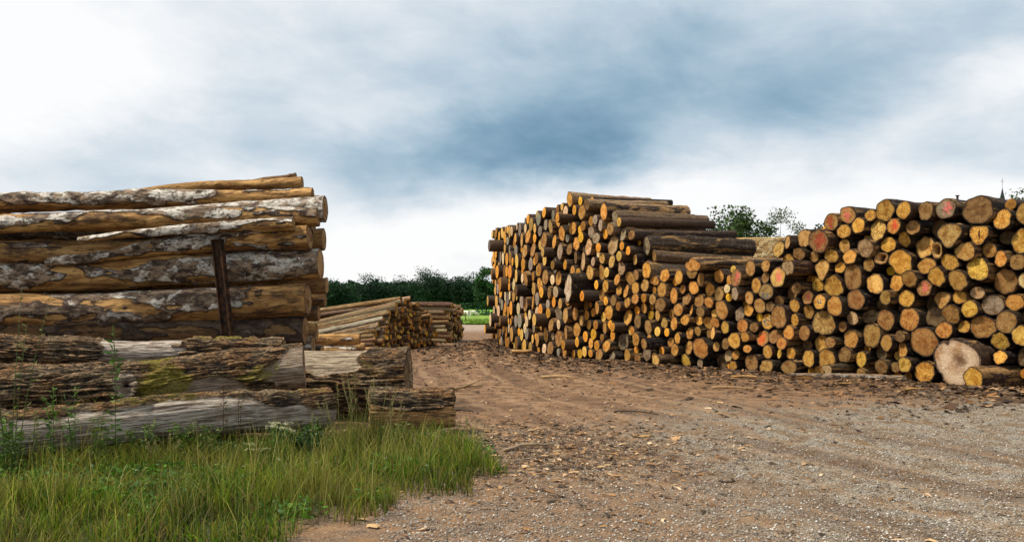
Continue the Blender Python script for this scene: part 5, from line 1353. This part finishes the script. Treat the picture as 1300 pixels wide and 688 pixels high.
# drifting cloud structure on a high flat layer
cz_ = g.m('ADD', g.m('MAXIMUM', s[2], 0.0), .16)
layer = g.comb(g.m('DIVIDE', s[0], cz_), g.m('DIVIDE', s[1], cz_), 0.0)
layer = g.n('ShaderNodeVectorRotate', {'Vector': layer, 'Angle': .35}, rotation_type='Z_AXIS')
big = g.noise(g.mul(layer, (.55, 1.1, 1)), 1.0, 6, .55, .35)
small = g.noise(g.mul(layer, (1.5, 3.0, 1)), 1.6, 6, .6, .4)
wr = g.m('ADD', el, g.m('MULTIPLY', az, .12))
wisp = g.noise(g.comb(g.m('MULTIPLY', az, 3.0), g.m('MULTIPLY', wr, 6.2), 0.0), 2.2, 8, .58, .35)
warp = g.noise(g.comb(g.m('MULTIPLY', az, 1.0), g.m('MULTIPLY', el, 2.2), 0.0), 5.0, 5, .6, out=1)
wv = g.sep(g.vm('SUBTRACT', warp, (.5, .5, .5)))
azw = g.m('ADD', az, g.m('MULTIPLY', wv[0], .2)); elw = g.m('ADD', el, g.m('MULTIPLY', wv[1], .10))
# large bright and dark cloud masses of this sky: radial basis over azimuth and elevation
SKYPTS = [(-30,30,1.08),(-30,120,1.05),(40,20,1.06),(110,20,1.04),(110,90,1.02),(180,90,.97),(50,50,1.0),(50,120,1.0),(50,175,.94),(50,215,.84),(130,60,1.0),(150,130,.93),(150,185,.80),(220,40,.94),(230,110,.88),(250,170,.78),(300,205,.80),(350,50,.83),(350,120,.81),(360,170,.76),(390,205,.74),
 (440,40,.80),(450,110,.80),(450,165,.74),(450,215,.66),(440,255,.80),(440,300,.93),(450,340,1.0),(540,30,.80),(540,100,.74),(540,160,.72),(560,205,.58),(540,235,.74),(540,290,.97),(540,335,1.0),
 (640,30,.76),(640,90,.70),(640,145,.60),(650,190,.50),(640,220,.64),(610,260,.90),(600,310,1.0),(740,30,.74),(740,90,.66),(740,140,.54),(750,180,.50),(750,212,.56),(740,235,.86),(840,30,.68),(830,90,.62),(840,140,.60),(840,185,.70),(850,230,.90),
 (940,30,.68),(940,90,.62),(940,135,.64),(940,180,.76),(950,230,.92),(950,270,.97),(1040,30,.74),(1040,80,.66),(1040,125,.66),(1040,170,.80),(1050,215,.90),(1050,250,.96),(1140,30,.70),(1130,85,.68),(1140,125,.76),(1140,170,.86),(1160,220,.88),(1240,30,.71),(1240,75,.78),(1240,115,.90),(1240,155,.86),(1240,190,.76),(1250,225,.90),(1290,60,.80),(1290,130,.86),(1345,40,.78),(1345,150,.84)]
nodes_px = [(x, y) for x in range(-20, 1330, 112) for y in (20, 75, 130, 180, 225, 270, 330)]
def ae(px, py):
    a_ = math.atan((px-650)/F); return a_, math.atan((HZ-py)/F*math.cos(a_))
RA, RE = .17, .085
cen = np.array([ae(*q) for q in nodes_px]); smp = np.array([ae(q[0], q[1]) for q in SKYPTS]); val = np.array([q[2] for q in SKYPTS])
def basis(P_): 
    d = np.sqrt(((P_[:, None, 0]-cen[None, :, 0])/RA)**2+((P_[:, None, 1]-cen[None, :, 1])/RE)**2); t = np.clip(1-d, 0, 1); return t*t*(3-2*t)
BASE = .84
A_ = basis(smp); lam = .04
wts = np.linalg.solve(A_.T @ A_ + lam*np.eye(len(cen)), A_.T @ (val-BASE))
tot = None
for (ca_, ce_), wt in zip(cen, wts):
    if abs(wt) < .012: continue
    dx = g.m('MULTIPLY', g.m('SUBTRACT', azw, float(ca_)), 1/RA); dy = g.m('MULTIPLY', g.m('SUBTRACT', elw, float(ce_)), 1/RE)
    r_ = g.m('SQRT', g.m('MULTIPLY_ADD', dx, dx, g.m('MULTIPLY', dy, dy)))
    nd = nt.nodes.new('ShaderNodeMapRange'); nd.interpolation_type = 'SMOOTHSTEP'; nt.links.new(r_, nd.inputs[0])
    nd.inputs[1].default_value = 0; nd.inputs[2].default_value = 1; nd.inputs[3].default_value = float(wt); nd.inputs[4].default_value = 0
    tot = nd.outputs[0] if tot is None else g.m('ADD', tot, nd.outputs[0])
bri = g.m('ADD', tot, BASE)
bri = g.m('ADD', bri, g.m('MULTIPLY', g.m('SUBTRACT', big, .5), .08))
bri = g.m('ADD', bri, g.m('MULTIPLY', g.m('SUBTRACT', small, .5), .06))
bri = g.m('ADD', bri, g.m('MULTIPLY', g.m('SUBTRACT', wisp, .5), .30))
def lin(c): return tuple(((v/255+.055)/1.055)**2.4 if v > 10 else v/255/12.92 for v in c)
cloud = g.ramp(bri, [(.42, lin((96, 136, 164))), (.56, lin((136, 168, 190))), (.68, lin((176, 198, 214))), (.79, lin((211, 222, 231))), (.90, lin((242, 245, 248))), (.98, lin((255, 255, 255)))])
bg1 = nt.nodes.new('ShaderNodeBackground'); bg1.inputs[1].default_value = .1; nt.links.new(sky.outputs[0], bg1.inputs[0])
bg2 = nt.nodes.new('ShaderNodeBackground'); bg2.inputs[1].default_value = 1.03; nt.links.new(cloud, bg2.inputs[0])
mx = nt.nodes.new('ShaderNodeMixShader'); mx.inputs[0].default_value = .93
nt.links.new(bg1.outputs[0], mx.inputs[1]); nt.links.new(bg2.outputs[0], mx.inputs[2])
wo = nt.nodes.new('ShaderNodeOutputWorld'); nt.links.new(mx.outputs[0], wo.inputs[0])

sd = bpy.data.lights.new('sun', 'SUN'); sd.energy = 5.0; sd.angle = math.radians(8); sd.color = (1.0, .91, .76)
so = bpy.data.objects.new('sun', sd); C.objects.link(so)
sv = Vector((math.sin(SUN_AZ)*math.cos(SUN_EL), math.cos(SUN_AZ)*math.cos(SUN_EL), math.sin(SUN_EL)))
so.rotation_euler = sv.to_track_quat('Z', 'Y').to_euler(); so.location = sv*50

cd = bpy.data.cameras.new('camera'); cam = bpy.data.objects.new('camera', cd); C.objects.link(cam)
cd.sensor_width = 36; cd.lens = F/1300*36; cd.shift_y = 44/1300; cd.clip_end = 6000; cd.clip_start = .05
cam.location = (0, 0, EYE); cam.rotation_euler = (PI/2, 0, 0); scene.camera = cam
scene.view_settings.view_transform = 'Standard'; scene.view_settings.look = 'None'; scene.view_settings.exposure = 0; scene.view_settings.gamma = 1
scene.cycles.max_bounces = 5; scene.cycles.diffuse_bounces = 3; scene.cycles.use_denoising = True

import re as _re
for o in C.objects:
    if o.parent is None and 'label' in o and not 4 <= len(_re.findall(r'\w+', o['label'])) <= 16: print('LABEL', len(o['label'].split()), o.name, o['label'])
